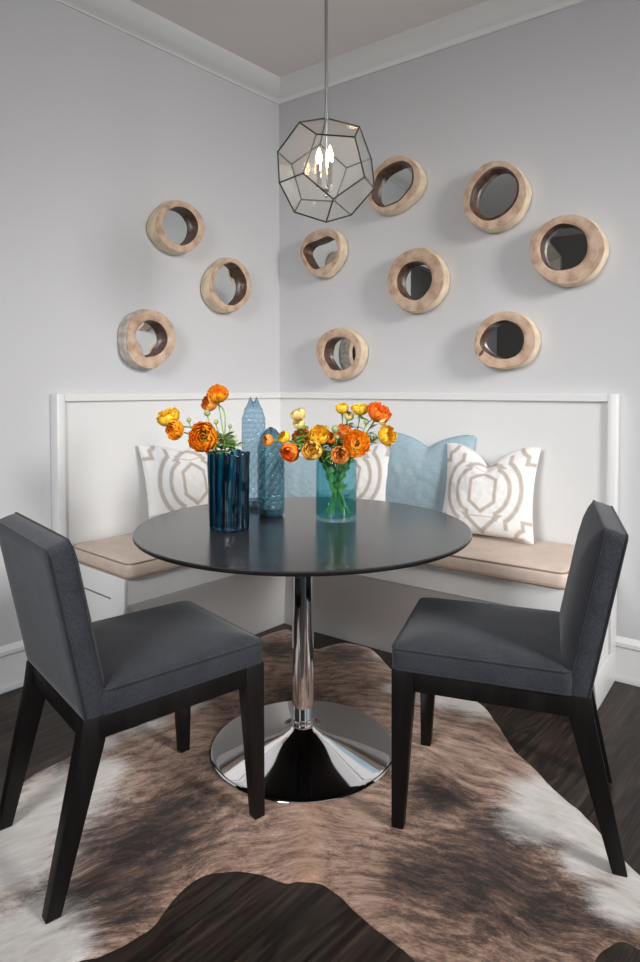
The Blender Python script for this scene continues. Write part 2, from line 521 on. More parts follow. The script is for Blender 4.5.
class MB:
    def __init__(s):
        s.v, s.f, s.mi, s.attr = [], [], [], {}
    def add(s, verts, faces, mi=0):
        o = len(s.v)
        s.v += [Vector(p) for p in verts]
        s.f += [tuple(o + i for i in f) for f in faces]
        s.mi += [mi] * len(faces)
        return o
    def box(s, fn, a, b, mi=0):
        """box between two corners given in the coordinates of fn(x, y, z)"""
        (x0, y0, z0), (x1, y1, z1) = a, b
        P = [fn(x, y, z) for x in (x0, x1) for y in (y0, y1) for z in (z0, z1)]
        s.add(P, [(0, 1, 3, 2), (4, 6, 7, 5), (0, 4, 5, 1), (2, 3, 7, 6), (0, 2, 6, 4), (1, 5, 7, 3)], mi)
    def loft(s, loops, cap0=True, cap1=True, mi=0, mis=None, closed=True):
        n = len(loops[0])
        o = s.add([p for l in loops for p in l], [], mi)
        for i in range(len(loops) - 1):
            for j in range(n if closed else n - 1):
                k = (j + 1) % n
                s.f.append((o + i * n + j, o + i * n + k, o + (i + 1) * n + k, o + (i + 1) * n + j))
                s.mi.append(mis[i] if mis else mi)
        if cap0: s.f.append(tuple(o + j for j in range(n))[::-1]); s.mi.append(mis[0] if mis else mi)
        if cap1: s.f.append(tuple(o + (len(loops) - 1) * n + j for j in range(n))); s.mi.append(mis[-1] if mis else mi)
    def tube(s, pts, rad, n=8, mi=0, cap=True):
        pts = [Vector(p) for p in pts]
        if not isinstance(rad, (list, tuple)): rad = [rad] * len(pts)
        t0 = (pts[1] - pts[0]).normalized()
        x = t0.orthogonal().normalized()
        loops = []
        for i, p in enumerate(pts):
            t = (pts[min(i + 1, len(pts) - 1)] - pts[max(i - 1, 0)])
            t = t.normalized() if t.length > 1e-9 else t0
            x = (x - t * x.dot(t))
            x = x.normalized() if x.length > 1e-6 else t.orthogonal().normalized()
            y = t.cross(x)
            loops.append([p + (x * cos(2 * pi * k / n) + y * sin(2 * pi * k / n)) * rad[i] for k in range(n)])
        s.loft(loops, cap, cap, mi)
    def ring_tube(s, pts, r, n=6, mi=0):
        """closed tube through a loop of points"""
        pts = [Vector(p) for p in pts]
        m = len(pts)
        c = sum(pts, Vector()) / m
        nrm = Vector()
        for i in range(m): nrm += (pts[i] - c).cross(pts[(i + 1) % m] - c)
        nrm.normalize()
        o = len(s.v)
        for i in range(m):
            t = (pts[(i + 1) % m] - pts[i - 1]).normalized()
            x = t.cross(nrm).normalized(); y = x.cross(t)
            s.v += [pts[i] + (x * cos(2 * pi * k / n) + y * sin(2 * pi * k / n)) * r for k in range(n)]
        for i in range(m):
            i2 = (i + 1) % m
            for k in range(n):
                k2 = (k + 1) % n
                s.f.append((o + i * n + k, o + i * n + k2, o + i2 * n + k2, o + i2 * n + k)); s.mi.append(mi)
    def lathe(s, prof, n=32, mi=0, c=(0, 0, 0), fn=None):
        loops = []
        for r, z in prof:
            l = []
            for k in range(n):
                a = 2 * pi * k / n
                rr = fn(r, z, a) if fn else r
                l.append(Vector((c[0] + rr * cos(a), c[1] + rr * sin(a), c[2] + z)))
            loops.append(l)
        s.loft(loops, True, True, mi)
    def grid(s, nu, nv, fn, mi=0):
        o = s.add([fn(i / nu, j / nv) for j in range(nv + 1) for i in range(nu + 1)], [], mi)
        for j in range(nv):
            for i in range(nu):
                a = o + j * (nu + 1) + i
                s.f.append((a, a + 1, a + nu + 2, a + nu + 1)); s.mi.append(mi)
        return o
    def build(s, name, mats, parent=None, smooth=True, label=None, world=False, bevel=0.0, angle=40, mat4=None):
        """world: vertices are in world coordinates, bring them into the parent's"""
        vs_ = s.v
        if world and parent is not None:
            inv = WM[parent.name].inverted()
            vs_ = [inv @ p for p in vs_]
        if mat4 is not None and world:
            inv = mat4.inverted(); vs_ = [inv @ p for p in vs_]
        me = bpy.data.meshes.new(name)
        me.from_pydata([tuple(p) for p in vs_], [], s.f)
        mats = mats if isinstance(mats, (list, tuple)) else [mats]
        for m in mats: me.materials.append(m)
        for k, vals in s.attr.items():
            a = me.attributes.new(k, 'FLOAT', 'POINT')
            a.data.foreach_set('value', vals)
        me.polygons.foreach_set('material_index', s.mi)
        bm = bmesh.new(); bm.from_mesh(me)
        bmesh.ops.recalc_face_normals(bm, faces=bm.faces)
        if bevel:
            es = [e for e in bm.edges if len(e.link_faces) == 2 and e.calc_face_angle(0) > radians(30)]
            bmesh.ops.bevel(bm, geom=es, offset=bevel, segments=2, affect='EDGES', profile=0.5, clamp_overlap=True)
        bm.to_mesh(me); bm.free()
        if smooth:
            me.polygons.foreach_set('use_smooth', [True] * len(me.polygons))
            me.set_sharp_from_angle(angle=radians(angle))
        o = bpy.data.objects.new(name, me)
        COL.objects.link(o)
        if parent is not None:
            o.parent = parent
            WM[o.name] = WM[parent.name]
        else:
            if mat4 is not None: o.matrix_world = mat4
            WM[o.name] = mat4 if mat4 is not None else Matrix.Identity(4)
        if label: o['label'] = label
        return o

def copy_tree(o, parent=None):
    c = o.copy()
    COL.objects.link(c)
    if parent is not None: c.parent = parent
    for ch in list(o.children): copy_tree(ch, c)
    return c

def cr_closed(pts, per=6):
    """closed Catmull-Rom curve through 2-D points"""
    out = []
    n = len(pts)
    for i in range(n):
        p0, p1, p2, p3 = (Vector(pts[(i + k - 1) % n]) for k in range(4))
        for j in range(per):
            t = j / per
            out.append(0.5 * ((2 * p1) + (p2 - p0) * t + (2 * p0 - 5 * p1 + 4 * p2 - p3) * t * t + (3 * p1 - p0 - 3 * p2 + p3) * t ** 3))
    return out

def bez(p0, p1, p2, p3, n=10):
    p0, p1, p2, p3 = map(Vector, (p0, p1, p2, p3))
    return [p0 * (1 - t) ** 3 + p1 * 3 * t * (1 - t) ** 2 + p2 * 3 * t * t * (1 - t) + p3 * t ** 3 for t in (i / n for i in range(n + 1))]

def rounded_poly(pts, inset=0.0, rad=0.03, seg=5):
    """convex 2-D polygon (counter-clockwise), moved inwards and with rounded corners"""
    n = len(pts)
    P = [Vector(p[:2]) for p in pts]
    lines = []
    for i in range(n):
        a, b = P[i], P[(i + 1) % n]
        d = (b - a).normalized(); nn = Vector((-d.y, d.x))
        lines.append((a + nn * inset, d))
    Q = []
    for i in range(n):
        (a, d), (b, e) = lines[i - 1], lines[i]
        den = d.x * e.y - d.y * e.x
        t = ((b.x - a.x) * e.y - (b.y - a.y) * e.x) / den
        Q.append(a + d * t)
    out = []
    for i in range(n):
        p = Q[i]; a = (Q[i - 1] - p); b = (Q[(i + 1) % n] - p)
        r = min(rad[i] if isinstance(rad, (list, tuple)) else rad, a.length * 0.45, b.length * 0.45)
        a = p + a.normalized() * r; b = p + b.normalized() * r
        for k in range(seg + 1):
            t = k / seg
            out.append(a * (1 - t) ** 2 + p * 2 * t * (1 - t) + b * t * t)
    return out

def struct(o, label=None):
    return tag(o, label, None, None, 'structure')

# ================================================================== SETTING
mb = MB()
c0 = WC(0, 0)
mb.add([WR(-0.6, -0.6, 0), WR(5.6, -0.6, 0), WR(5.6, 6.0, 0), WR(-2.6, 6.0, 0)], [(0, 1, 2, 3)])
mb.add([WR(-0.6, -0.6, -0.1), WR(5.6, -0.6, -0.1), WR(5.6, 6.0, -0.1), WR(-2.6, 6.0, -0.1)], [(3, 2, 1, 0)])
struct(mb.build('floor', M['floor'], smooth=False))
mb = MB()
mb.add([WR(-0.6, -0.6, CEIL), WR(5.0, -0.6, CEIL), WR(5.0, 5.0, CEIL), WR(-2.6, 5.0, CEIL)], [(3, 2, 1, 0)])
mb.add([WR(-0.6, -0.6, CEIL + .1), WR(5.0, -0.6, CEIL + .1), WR(5.0, 5.0, CEIL + .1), WR(-2.6, 5.0, CEIL + .1)], [(0, 1, 2, 3)])
struct(mb.build('ceiling', M['ceiling'], smooth=False))

def sweep(mbx, prof, left=None, right=None, mi=0):
    """profile (n, z) run along the left wall to u=left, round the corner and along the right wall to u=right"""
    loops = []
    if left is not None: loops.append([WL(left, n, z) for n, z in prof])
    loops.append([WC(n, z) for n, z in prof])
    if right is not None: loops.append([WR(right, n, z) for n, z in prof])
    mbx.loft(loops, True, True, mi)

mb = MB(); sweep(mb, [(0, 0), (0, CEIL), (-0.1, CEIL), (-0.1, 0)], right=4.6)
struct(mb.build('wall_right', M['wall'], smooth=False))
DOOR0, DOOR1, DOORH = 1.95, 3.75, 2.25
mb = MB(); sweep(mb, [(0, 0), (0, CEIL), (-0.1, CEIL), (-0.1, 0)], left=DOOR0)
mb.box(WL, (DOOR0, -0.1, DOORH), (DOOR1, 0, CEIL)); mb.box(WL, (DOOR1, -0.1, 0), (4.7, 0, CEIL))
struct(mb.build('wall_left', M['wall'], smooth=False))
mb = MB(); mb.box(WL, (4.6, 0, 0), (4.7, 1.45, CEIL))
struct(mb.build('wall_back', M['taupe'], smooth=False))  # unseen dark wall, added so the rightmost mirrors reflect dark
mb = MB(); mb.add([Vector((x, y, z)) for x in (-1.9, 1.7) for y in (-2.9, -2.8) for z in (0, 1.45)], [(0, 1, 3, 2), (4, 6, 7, 5), (0, 4, 5, 1), (2, 3, 7, 6), (0, 2, 6, 4), (1, 5, 7, 3)])
struct(mb.build('dark_half_wall', M['dark_door'], smooth=False))  # unseen half-height dark wall, added to darken reflections in the chrome base
# dark double door past the left end of the wall (seen in the mirrors)
d = MB(); d.box(WL, (DOOR0, -0.08, 0), (DOOR1, -0.04, DOORH))
door = struct(d.build('door_1', M['dark_door'], smooth=False))
d = MB()
for a, b in ((DOOR0 + .12, DOOR0 + .80), (DOOR0 + 1.0, DOOR1 - .12)):
    for z0, z1 in ((0.2, 0.95), (1.1, 2.1)):
        d.box(WL, (a, -0.04, z0), (b, -0.028, z1))
d.build('door_panel', M['dark_door'], door, smooth=False)
mb = MB()
mb.box(WL, (DOOR0 - 0.09, 0, 0), (DOOR0, 0.02, DOORH + .09)); mb.box(WL, (DOOR1, 0, 0), (DOOR1 + .09, 0.02, DOORH + .09))
mb.box(WL, (DOOR0, 0, DOORH), (DOOR1, 0.02, DOORH + .09))
struct(mb.build('trim_2', M['trim'], smooth=False, bevel=0.003))

# crown moulding
CR = [(0.0, 2.812), (0.008, 2.812), (0.012, 2.822), (0.030, 2.832), (0.085, 2.882), (0.094, 2.891), (0.096, CEIL), (0.0, CEIL)]
mb = MB(); sweep(mb, CR, left=4.6, right=4.6)
struct(mb.build('trim_1', M['trim'], angle=50))

# baseboards start at the ends of the banquette
U_L, U_R = 1.352, 1.806
BB = [(0.0, 0.0), (0.018, 0.0), (0.018, 0.010), (0.012, 0.026), (0.010, 0.03), (0.010, 0.142), (0.016, 0.147), (0.016, 0.162), (0.010, 0.172), (0.004, 0.182), (0.0, 0.182)]
mb = MB(); mb.loft([[WL(U_L, n, z) for n, z in BB], [WL(DOOR0 - .09, n, z) for n, z in BB]])
struct(mb.build('baseboard_left', M['trim'], angle=30))
mb = MB(); mb.loft([[WR(U_R, n, z) for n, z in BB], [WR(4.6, n, z) for n, z in BB]])
struct(mb.build('baseboard_right', M['trim'], angle=30))

# ================================================================== COWHIDE RUG
WHITE = [(-0.762, 1.844, 0.16), (-0.806, 1.716, 0.16), (-0.702, 1.965, 0.1), (-0.785, 1.588, 0.14), (-0.651, 2.283, 0.1), (-0.514, 2.407, 0.08), (-0.727, 2.133, 0.05), (0.575, 2.422, 0.11), (0.464, 2.446, 0.08), (0.659, 1.844, 0.11), (0.705, 1.736, 0.11), (0.758, 1.64, 0.1), (0.777, 1.522, 0.1), (0.688, 1.598, 0.08), (0.701, 1.462, 0.07), (0.294, 2.864, 0.06), (0.3, 2.528, 0.05), (0.60, 1.75, 0.10), (-0.656, 1.367, 0.12), (-0.564, 1.33, 0.08), (0.93, 1.4, .12), (-.95, 1.45, .15)]
DARK = [(-0.497, 1.64, 0.18), (-0.505, 1.507, 0.14), (-0.401, 1.677, 0.12), (-0.401, 1.799, 0.1), (-0.578, 1.477, 0.12), (0.393, 1.538, 0.18), (0.514, 1.462, 0.13), (0.245, 1.538, 0.1), (0.642, 1.434, 0.08), (-0.207, 2.92, 0.1), (-0.077, 2.446, 0.1), (-0.292, 2.046, 0.1), (0.352, 1.844, 0.09), (0.481, 1.677, 0.1), (0.113, 2.864, 0.1), (-0.817, 2.018, 0.05)]
OUT = [(0.2, 1.313), (0.112, 1.406), (0.036, 1.498), (-0.005, 1.525), (-0.049, 1.532), (-0.078, 1.525), (-0.123, 1.545), (-0.174, 1.561), (-0.237, 1.564), (-0.296, 1.545), (-0.344, 1.486), (-0.371, 1.406), (-0.414, 1.362), (-0.467, 1.325), (-0.514, 1.309),
       (-0.62, 1.22), (-0.80, 1.15), (-0.99, 1.22), (-1.04, 1.40), (-0.95, 1.60), (-0.905, 1.75), (-0.909, 1.90), (-0.892, 1.965), (-0.848, 2.024), (-0.815, 2.063), (-0.742, 2.177), (-0.659, 2.248), (-0.559, 2.354),
       (-0.53, 2.50), (-0.57, 2.68), (-0.50, 2.86), (-0.36, 2.99), (-0.27, 3.09), (-0.17, 3.17), (-0.135, 3.12), (-0.096, 3.02), (-0.018, 2.93), (0.066, 2.985), (0.12, 3.0), (0.20, 2.965), (0.25, 2.90), (0.302, 2.73), (0.36, 2.60), (0.46, 2.52), (0.60, 2.443),
       (0.637, 2.235), (0.645, 2.097), (0.673, 2.018), (0.708, 1.871), (0.74, 1.791), (0.761, 1.7), (0.793, 1.554), (0.90, 1.47), (1.02, 1.36), (0.98, 1.24), (0.85, 1.24), (0.74, 1.30), (0.688, 1.342), (0.665, 1.362), (0.628, 1.352), (0.568, 1.30), (0.5, 1.15), (0.40, 1.08), (0.28, 1.16)]
edge = cr_closed(OUT, 7)
edge = [Vector((p.x + 0.004 * noise.noise((p.x * 22, p.y * 22, 1)), p.y + 0.004 * noise.noise((p.x * 22, p.y * 22, 7)))) for p in edge]
def inside(p, poly):
    c = False; j = len(poly) - 1
    for i in range(len(poly)):
        a, b = poly[i], poly[j]
        if (a.y > p.y) != (b.y > p.y) and p.x < (b.x - a.x) * (p.y - a.y) / (b.y - a.y) + a.x: c = not c
        j = i
    return c
pts = list(edge)
edges = [(i, (i + 1) % len(edge)) for i in range(len(edge))]
bins = {}
for q in edge: bins.setdefault((int(q.x // 0.06), int(q.y // 0.06)), []).append(q)
def edist(p):
    bx, by = int(p.x // 0.06), int(p.y // 0.06)
    d_ = 0.06
    for i in (-1, 0, 1):
        for j in (-1, 0, 1):
            for q in bins.get((bx + i, by + j), ()): d_ = min(d_, (q - p).length)
    return d_
ED = [0.0] * len(edge)
rr = random.Random(4)
st = 0.0155
y = 1.05
while y < 3.22:
    x = -1.1
    while x < 1.1:
        p = Vector((x + rr.uniform(-.3, .3) * st, y + rr.uniform(-.3, .3) * st))
        if inside(p, edge):
            dd = edist(p)
            if dd > 0.008: pts.append(p); ED.append(dd)
        x += st
    y += st
vv, ee, ff = delaunay_2d_cdt(pts, edges, [], 1, 1e-5)[:3]
mb = MB()
src = {}
hz, aw, ad, asp = [], [], [], []
for p in vv:
    p = Vector(p)
    e_ = min(edist(p) / 0.03, 1.0)
    z = 0.0012 + 0.0048 * (1 - (1 - e_) ** 2)
    hz.append(Vector((p.x, p.y, z)))
    w = max((exp(-((p.x - a) ** 2 + (p.y - b) ** 2) / (1.1 * r * r)) for a, b, r in WHITE))
    k = max((exp(-((p.x - a) ** 2 + (p.y - b) ** 2) / (1.1 * r * r)) for a, b, r in DARK))
    aw.append(w); ad.append(k)
    asp.append(exp(-((p.x + 0.03) / 0.035) ** 2) * (1 if p.y < 2.0 else exp(-((p.y - 2.0) / .5) ** 2)))
mb.add(hz, [tuple(f) for f in ff])
# underside rim: a second loop just below the edge gives the hide its thickness
nE = len(edge)
o_ = mb.add([Vector((p.x, p.y, 0.0002)) for p in edge], [])
aw += [0.3] * nE; ad += [0] * nE; asp += [0] * nE
idx = {}
for i, p in enumerate(vv):
    idx[(round(p[0], 5), round(p[1], 5))] = i
for i in range(nE):
    a = idx.get((round(edge[i].x, 5), round(edge[i].y, 5))); b = idx.get((round(edge[(i + 1) % nE].x, 5), round(edge[(i + 1) % nE].y, 5)))
    if a is not None and b is not None:
        mb.f.append((a, b, o_ + (i + 1) % nE, o_ + i)); mb.mi.append(0)
mb.attr = {'white': aw, 'dark': ad, 'spine': asp}
tag(mb.build('cowhide_rug', M['hide'], angle=80), 'brown brindle and white cowhide rug spread on the dark wood floor', 'rug')

# ================================================================== CORNER BANQUETTE
bq = thing('corner_banquette', 'white built-in corner bench with tall panelled back and slanted base', 'bench', Matrix.Translation(WC(0, 0)))
BT, RAILB = 1.184, 1.150
W_ = M['white']
def bpart(mbx, name, bevel=0.0025, mat=W_, parent=bq, label=None):
    return mbx.build(name, mat, parent, smooth=bevel > 0, world=True, bevel=bevel, angle=35, label=label)
BP = [(0.0, 0.02), (0.046, 0.02), (0.046, RAILB), (0.0, RAILB)]
m_ = MB(); sweep(m_, BP, left=U_L - 0.03); bpart(m_, 'back_panel', 0)
m_ = MB(); sweep(m_, BP, right=U_R - 0.03); bpart(m_, 'back_panel', 0)
RP = [(0.0, RAILB), (0.058, RAILB), (0.061, RAILB + .003), (0.061, BT - .004), (0.057, BT), (0.0, BT)]
m_ = MB(); sweep(m_, RP, left=U_L - 0.034); bpart(m_, 'top_rail', 0)
m_ = MB(); sweep(m_, RP, right=U_R - 0.034); bpart(m_, 'top_rail', 0)
m_ = MB(); m_.box(WL, (U_L - 0.034, 0, 0), (U_L, 0.061, BT)); bpart(m_, 'end_stile')
m_ = MB(); m_.box(WR, (U_R - 0.034, 0, 0), (U_R, 0.061, BT)); bpart(m_, 'end_stile')
SEAT = [(0.046, 0.0), (0.32, 0.0), (0.475, 0.375), (0.475, 0.380), (0.480, 0.384), (0.480, 0.485), (0.046, 0.485)]
m_ = MB(); sweep(m_, SEAT, left=1.296, right=U_R - 0.016); bpart(m_, 'seat_base', 0)
# left end: plain board; a flat grey strip paints the shade of a finger groove
m_ = MB()
def prism(mbx, fn, u0, u1, poly):
    mbx.loft([[fn(u0, n, z) for n, z in poly], [fn(u1, n, z) for n, z in poly]])
prism(m_, WL, 1.296, 1.309, [(0.061, 0), (0.322, 0), (0.482, 0.378), (0.482, 0.485), (0.061, 0.485)])
ep = bpart(m_, 'end_panel', 0.0015)
m_ = MB(); m_.box(WL, (1.3085, 0.175, 0.392), (1.3098, 0.388, 0.3985)); bpart(m_, 'groove_shade', 0, M['groove'], ep, 'thin grey strip painted as the shade of a groove in the white end board')
# right end: framed panel
m_ = MB()
prism(m_, WR, U_R - 0.016, U_R - 0.010, [(0.061, 0), (0.322, 0), (0.482, 0.378), (0.482, 0.485), (0.061, 0.485)])
ep = bpart(m_, 'end_panel', 0)
m_ = MB()
prism(m_, WR, U_R - 0.010, U_R, [(0.061, 0), (0.322, 0), (0.381, 0.14), (0.061, 0.14)])
prism(m_, WR, U_R - 0.010, U_R, [(0.061, 0.405), (0.482, 0.405), (0.482, 0.485), (0.061, 0.485)])
prism(m_, WR, U_R - 0.010, U_R, [(0.061, 0.14), (0.10, 0.14), (0.10, 0.405), (0.061, 0.405)])
prism(m_, WR, U_R - 0.010, U_R, [(0.315, 0.14), (0.381, 0.14), (0.478, 0.369), (0.482, 0.405), (0.425, 0.405)])
bpart(m_, 'panel_frame', 0.002, W_, ep)

def cushion(poly, label):
    a = sum(poly[i].x * poly[(i + 1) % 4].y - poly[(i + 1) % 4].x * poly[i].y for i in range(4))
    if a < 0: poly = poly[::-1]
    c = sum((Vector((p.x, p.y, 0)) for p in poly), Vector()) / 4 + UP * 0.4855
    Mx = Matrix.Translation(c)
    m_ = MB()
    lv = [(0.4856, 0.012), (0.490, 0.002), (0.500, 0.0), (0.528, -0.002), (0.540, 0.001), (0.546, 0.006), (0.551, 0.022), (0.5545, 0.055), (0.556, 0.11)]
    m_.loft([[Vector((q.x, q.y, z + (0.003 * noise.noise((q.x * 5, q.y * 5, 3)) if z > 0.53 else 0))) for q in rounded_poly(poly, i_, 0.035, 6)] for z, i_ in lv])
    o = m_.build('seat_cushion', M['leather'], None, world=True, mat4=Mx, angle=60)
    tag(o, label, 'cushion', 'banquette seat cushions')
    m_ = MB()
    for z, i_ in ((0.5425, 0.001), (0.4905, 0.0005)):
        m_.ring_tube([Vector((q.x, q.y, z + (0.003 * noise.noise((q.x * 5, q.y * 5, 3)) if z > 0.53 else 0))) for q in rounded_poly(poly, i_, 0.035, 6)], 0.0034)
    m_.build('piping', M['leather_pipe'], o, world=True)
E_, I_ = 0.497, 0.052
cushion([WC(I_, 0) + dL * 0.003, WL(1.300, I_, 0), WL(1.300, E_, 0), WC(E_, 0) + dL * 0.003], 'beige leather bench cushion on the shorter arm, under a single trellis-print pillow')
cushion([WC(I_, 0) + dR * 0.003, WR(1.735, I_, 0), WR(1.735, E_, 0), WC(E_, 0) + dR * 0.003], 'beige leather bench cushion on the longer arm, carrying four pillows')

# ================================================================== PEDESTAL TABLE
TX, TY, TZ = -0.057, 2.118, 0.0055
tb = thing('pedestal_table', 'round black-topped dining table on a chrome trumpet pedestal', 'table', T(TX, TY, TZ))
m_ = MB()
H_ = 0.7445
m_.lathe([(0.0001, H_ - 0.026), (0.44, H_ - 0.026), (0.528, H_ - 0.016), (0.545, H_ - 0.0135), (0.549, H_ - 0.009), (0.549, H_ - 0.003), (0.5465, H_), (0.0001, H_)], 128)
for i_ in range(len(m_.f)):
    if max(m_.v[k].z for k in m_.f[i_]) < H_ - 0.002: m_.mi[i_] = 1
m_.v = [p + Vector((0.002, 0.013, 0)) for p in m_.v]
m_.build('tabletop', [M['tabletop'], M['espresso']], tb, angle=25)
m_ = MB(); m_.lathe([(0.0001, 0.062), (0.0365, 0.062), (0.0365, H_ - 0.03), (0.0001, H_ - 0.03)], 48); m_.build('column', M['chrome'], tb, angle=30)
m_ = MB(); m_.lathe([(0.0001, 0.062), (0.0385, 0.062), (0.0390, 0.064), (0.0390, 0.100), (0.0380, 0.102), (0.0001, 0.102)], 48); m_.build('collar', M['chrome'], tb, angle=30)
m_ = MB(); m_.lathe([(0.0001, H_ - 0.036), (0.12, H_ - 0.036), (0.125, H_ - 0.0262), (0.0001, H_ - 0.0262)], 48); m_.build('mounting_plate', M['espresso'], tb, angle=30)
m_ = MB()
prof = [(0.0001, 0.0), (0.299, 0.0), (0.3035, 0.002), (0.305, 0.005), (0.3025, 0.008), (0.292, 0.0105)]
for i in range(1, 25):
    t = i / 24
    r = 0.292 - (0.292 - 0.037) * t
    prof.append((r, 0.0105 + 0.034 * t + 0.022 * t ** 6 + 0.010 * t * t))
prof.append((0.0001, prof[-1][1]))
m_.lathe(prof, 128); m_.build('base', M['chrome'], tb, angle=40)

# ================================================================== DINING CHAIRS
def rect(x0, x1, y0, y1): return [Vector((x0, y0)), Vector((x1, y0)), Vector((x1, y1)), Vector((x0, y1))]
def chair_matrix(px, py, fx, fy):
    l = sqrt(fx * fx + fy * fy); fx, fy = fx / l, fy / l
    return Matrix(((fx, -fy, 0, px), (fy, fx, 0, py), (0, 0, 1, 0.0035), (0, 0, 0, 1)))
def make_chair(label, mat4):
    ch = thing('dining_chair', label, 'chair', mat4, 'upholstered dining chairs')
    P = rect(-0.165, 0.300, -0.225, 0.225)
    m_ = MB()
    lv = [(0.437, 0.007), (0.441, 0.001), (0.450, 0.0), (0.475, -0.0015), (0.494, 0.0), (0.499, 0.004), (0.506, 0.018), (0.513, 0.045), (0.518, 0.085), (0.5205, 0.13), (0.5215, 0.18)]
    m_.loft([[Vector((q.x, q.y, z)) for q in rounded_poly(P, i_, 0.028, 6)] for z, i_ in lv])
    seat = m_.build('seat', M['charcoal'], ch, angle=70)
    m_ = MB()
    m_.ring_tube([Vector((q.x, q.y, 0.4955)) for q in rounded_poly(P, 0.0005, 0.028, 6)], 0.0032)
    m_.ring_tube([Vector((q.x, q.y, 0.4405)) for q in rounded_poly(P, 0.0005, 0.028, 6)], 0.003)
    m_.build('piping', M['charcoal_pipe'], seat)
    # back: a leaning slab with a boxed edge and a softly crowned front
    V = Vector((-0.083, 0, 0.417)).normalized(); Tt = Vector((V.z, 0, -V.x)); O = Vector((-0.203, 0, 0.437))
    P2 = rect(-0.217, 0.217, -0.003, 0.417)
    def bp(q, t):
        yy, v = q.x, q.y
        k = max(0, v / 0.424)
        v2 = v + 0.006 * k ** 3 * min(t, 0.06) / 0.055 - 0.007 * (1 - (yy / 0.217) ** 2) * k ** 6
        v2 -= 0.2 * t * (1 - min(1, k * 3)) ** 2
        return O + V * v2 + Tt * t + Vector((0, yy, 0))
    lv = [(0.0, 0.185), (0.0, 0.13), (0.0, 0.07), (0.0, 0.03), (0.0, 0.005), (0.002, 0.001), (0.008, 0.0), (0.03, -0.001), (0.053, 0.0), (0.058, 0.004), (0.067, 0.018), (0.077, 0.045), (0.084, 0.085), (0.0875, 0.13), (0.0885, 0.17)]
    m_ = MB(); m_.loft([[bp(q, t) for q in rounded_poly(P2, i_, [0.004, 0.004, 0.022, 0.022], 6)] for t, i_ in lv])
    back = m_.build('backrest', M['charcoal'], ch, angle=70)
    m_ = MB()
    for t in (0.0545, 0.003): m_.ring_tube([bp(q, t) for q in rounded_poly(P2, 0.0005, [0.004, 0.004, 0.022, 0.022], 6)], 0.0032)
    m_.build('piping', M['charcoal_pipe'], back)
    def leg(top, ht, bot, hb):
        m_ = MB()
        (tx, ty, tz), (bx, by) = top, bot
        def sq(cx_, cy_, z, h): return [Vector((cx_ + a * h[0], cy_ + b * h[1], z)) for a, b in ((-1, -1), (1, -1), (1, 1), (-1, 1))]
        kx = (tx - bx) / tz
        m_.loft([sq(bx, by, 0.004, hb), sq(tx, ty, tz - 0.06, ht), sq(tx + kx * 0.0 if abs(kx) < .1 else tx + 0.008, ty, tz, ht)])
        o = m_.build('leg', M['espresso'], ch, bevel=0.002)
        g = MB(); g.lathe([(0.0001, 0.0), (0.011, 0.0), (0.012, 0.001), (0.012, 0.0045), (0.0001, 0.0045)], 14, c=(bx, by, 0)); g.build('glide', M['black_pad'], o)
    for s in (-1, 1):
        leg((0.268, s * 0.203, 0.437), (0.030, 0.021), (0.279, s * 0.214), (0.0165, 0.0155))
        leg((-0.184, s * 0.199, 0.437), (0.030, 0.021), (-0.275, s * 0.198), (0.0175, 0.0155))
    m_ = MB()
    def cart(x, y, z): return Vector((x, y, z))
    for s in (-1, 1): m_.box(cart, (-0.17, s * 0.196, 0.384), (0.245, s * 0.221, 0.437))
    m_.box(cart, (0.268, -0.184, 0.384), (0.292, 0.184, 0.437)); m_.box(cart, (-0.203, -0.18, 0.384), (-0.178, 0.18, 0.437))
    m_.build('seat_frame', M['espresso'], ch, bevel=0.0015)
    return ch
chairA = make_chair('charcoal upholstered dining chair left of the table, its seat back turned to the camera', chair_matrix(-0.528, 1.749, 0.763, 0.647))
chairB = copy_tree(chairA)
chairB['label'] = 'charcoal upholstered dining chair right of the table, seen from its side'
chairB.matrix_world = chair_matrix(0.550, 1.834, -0.942, 0.335)

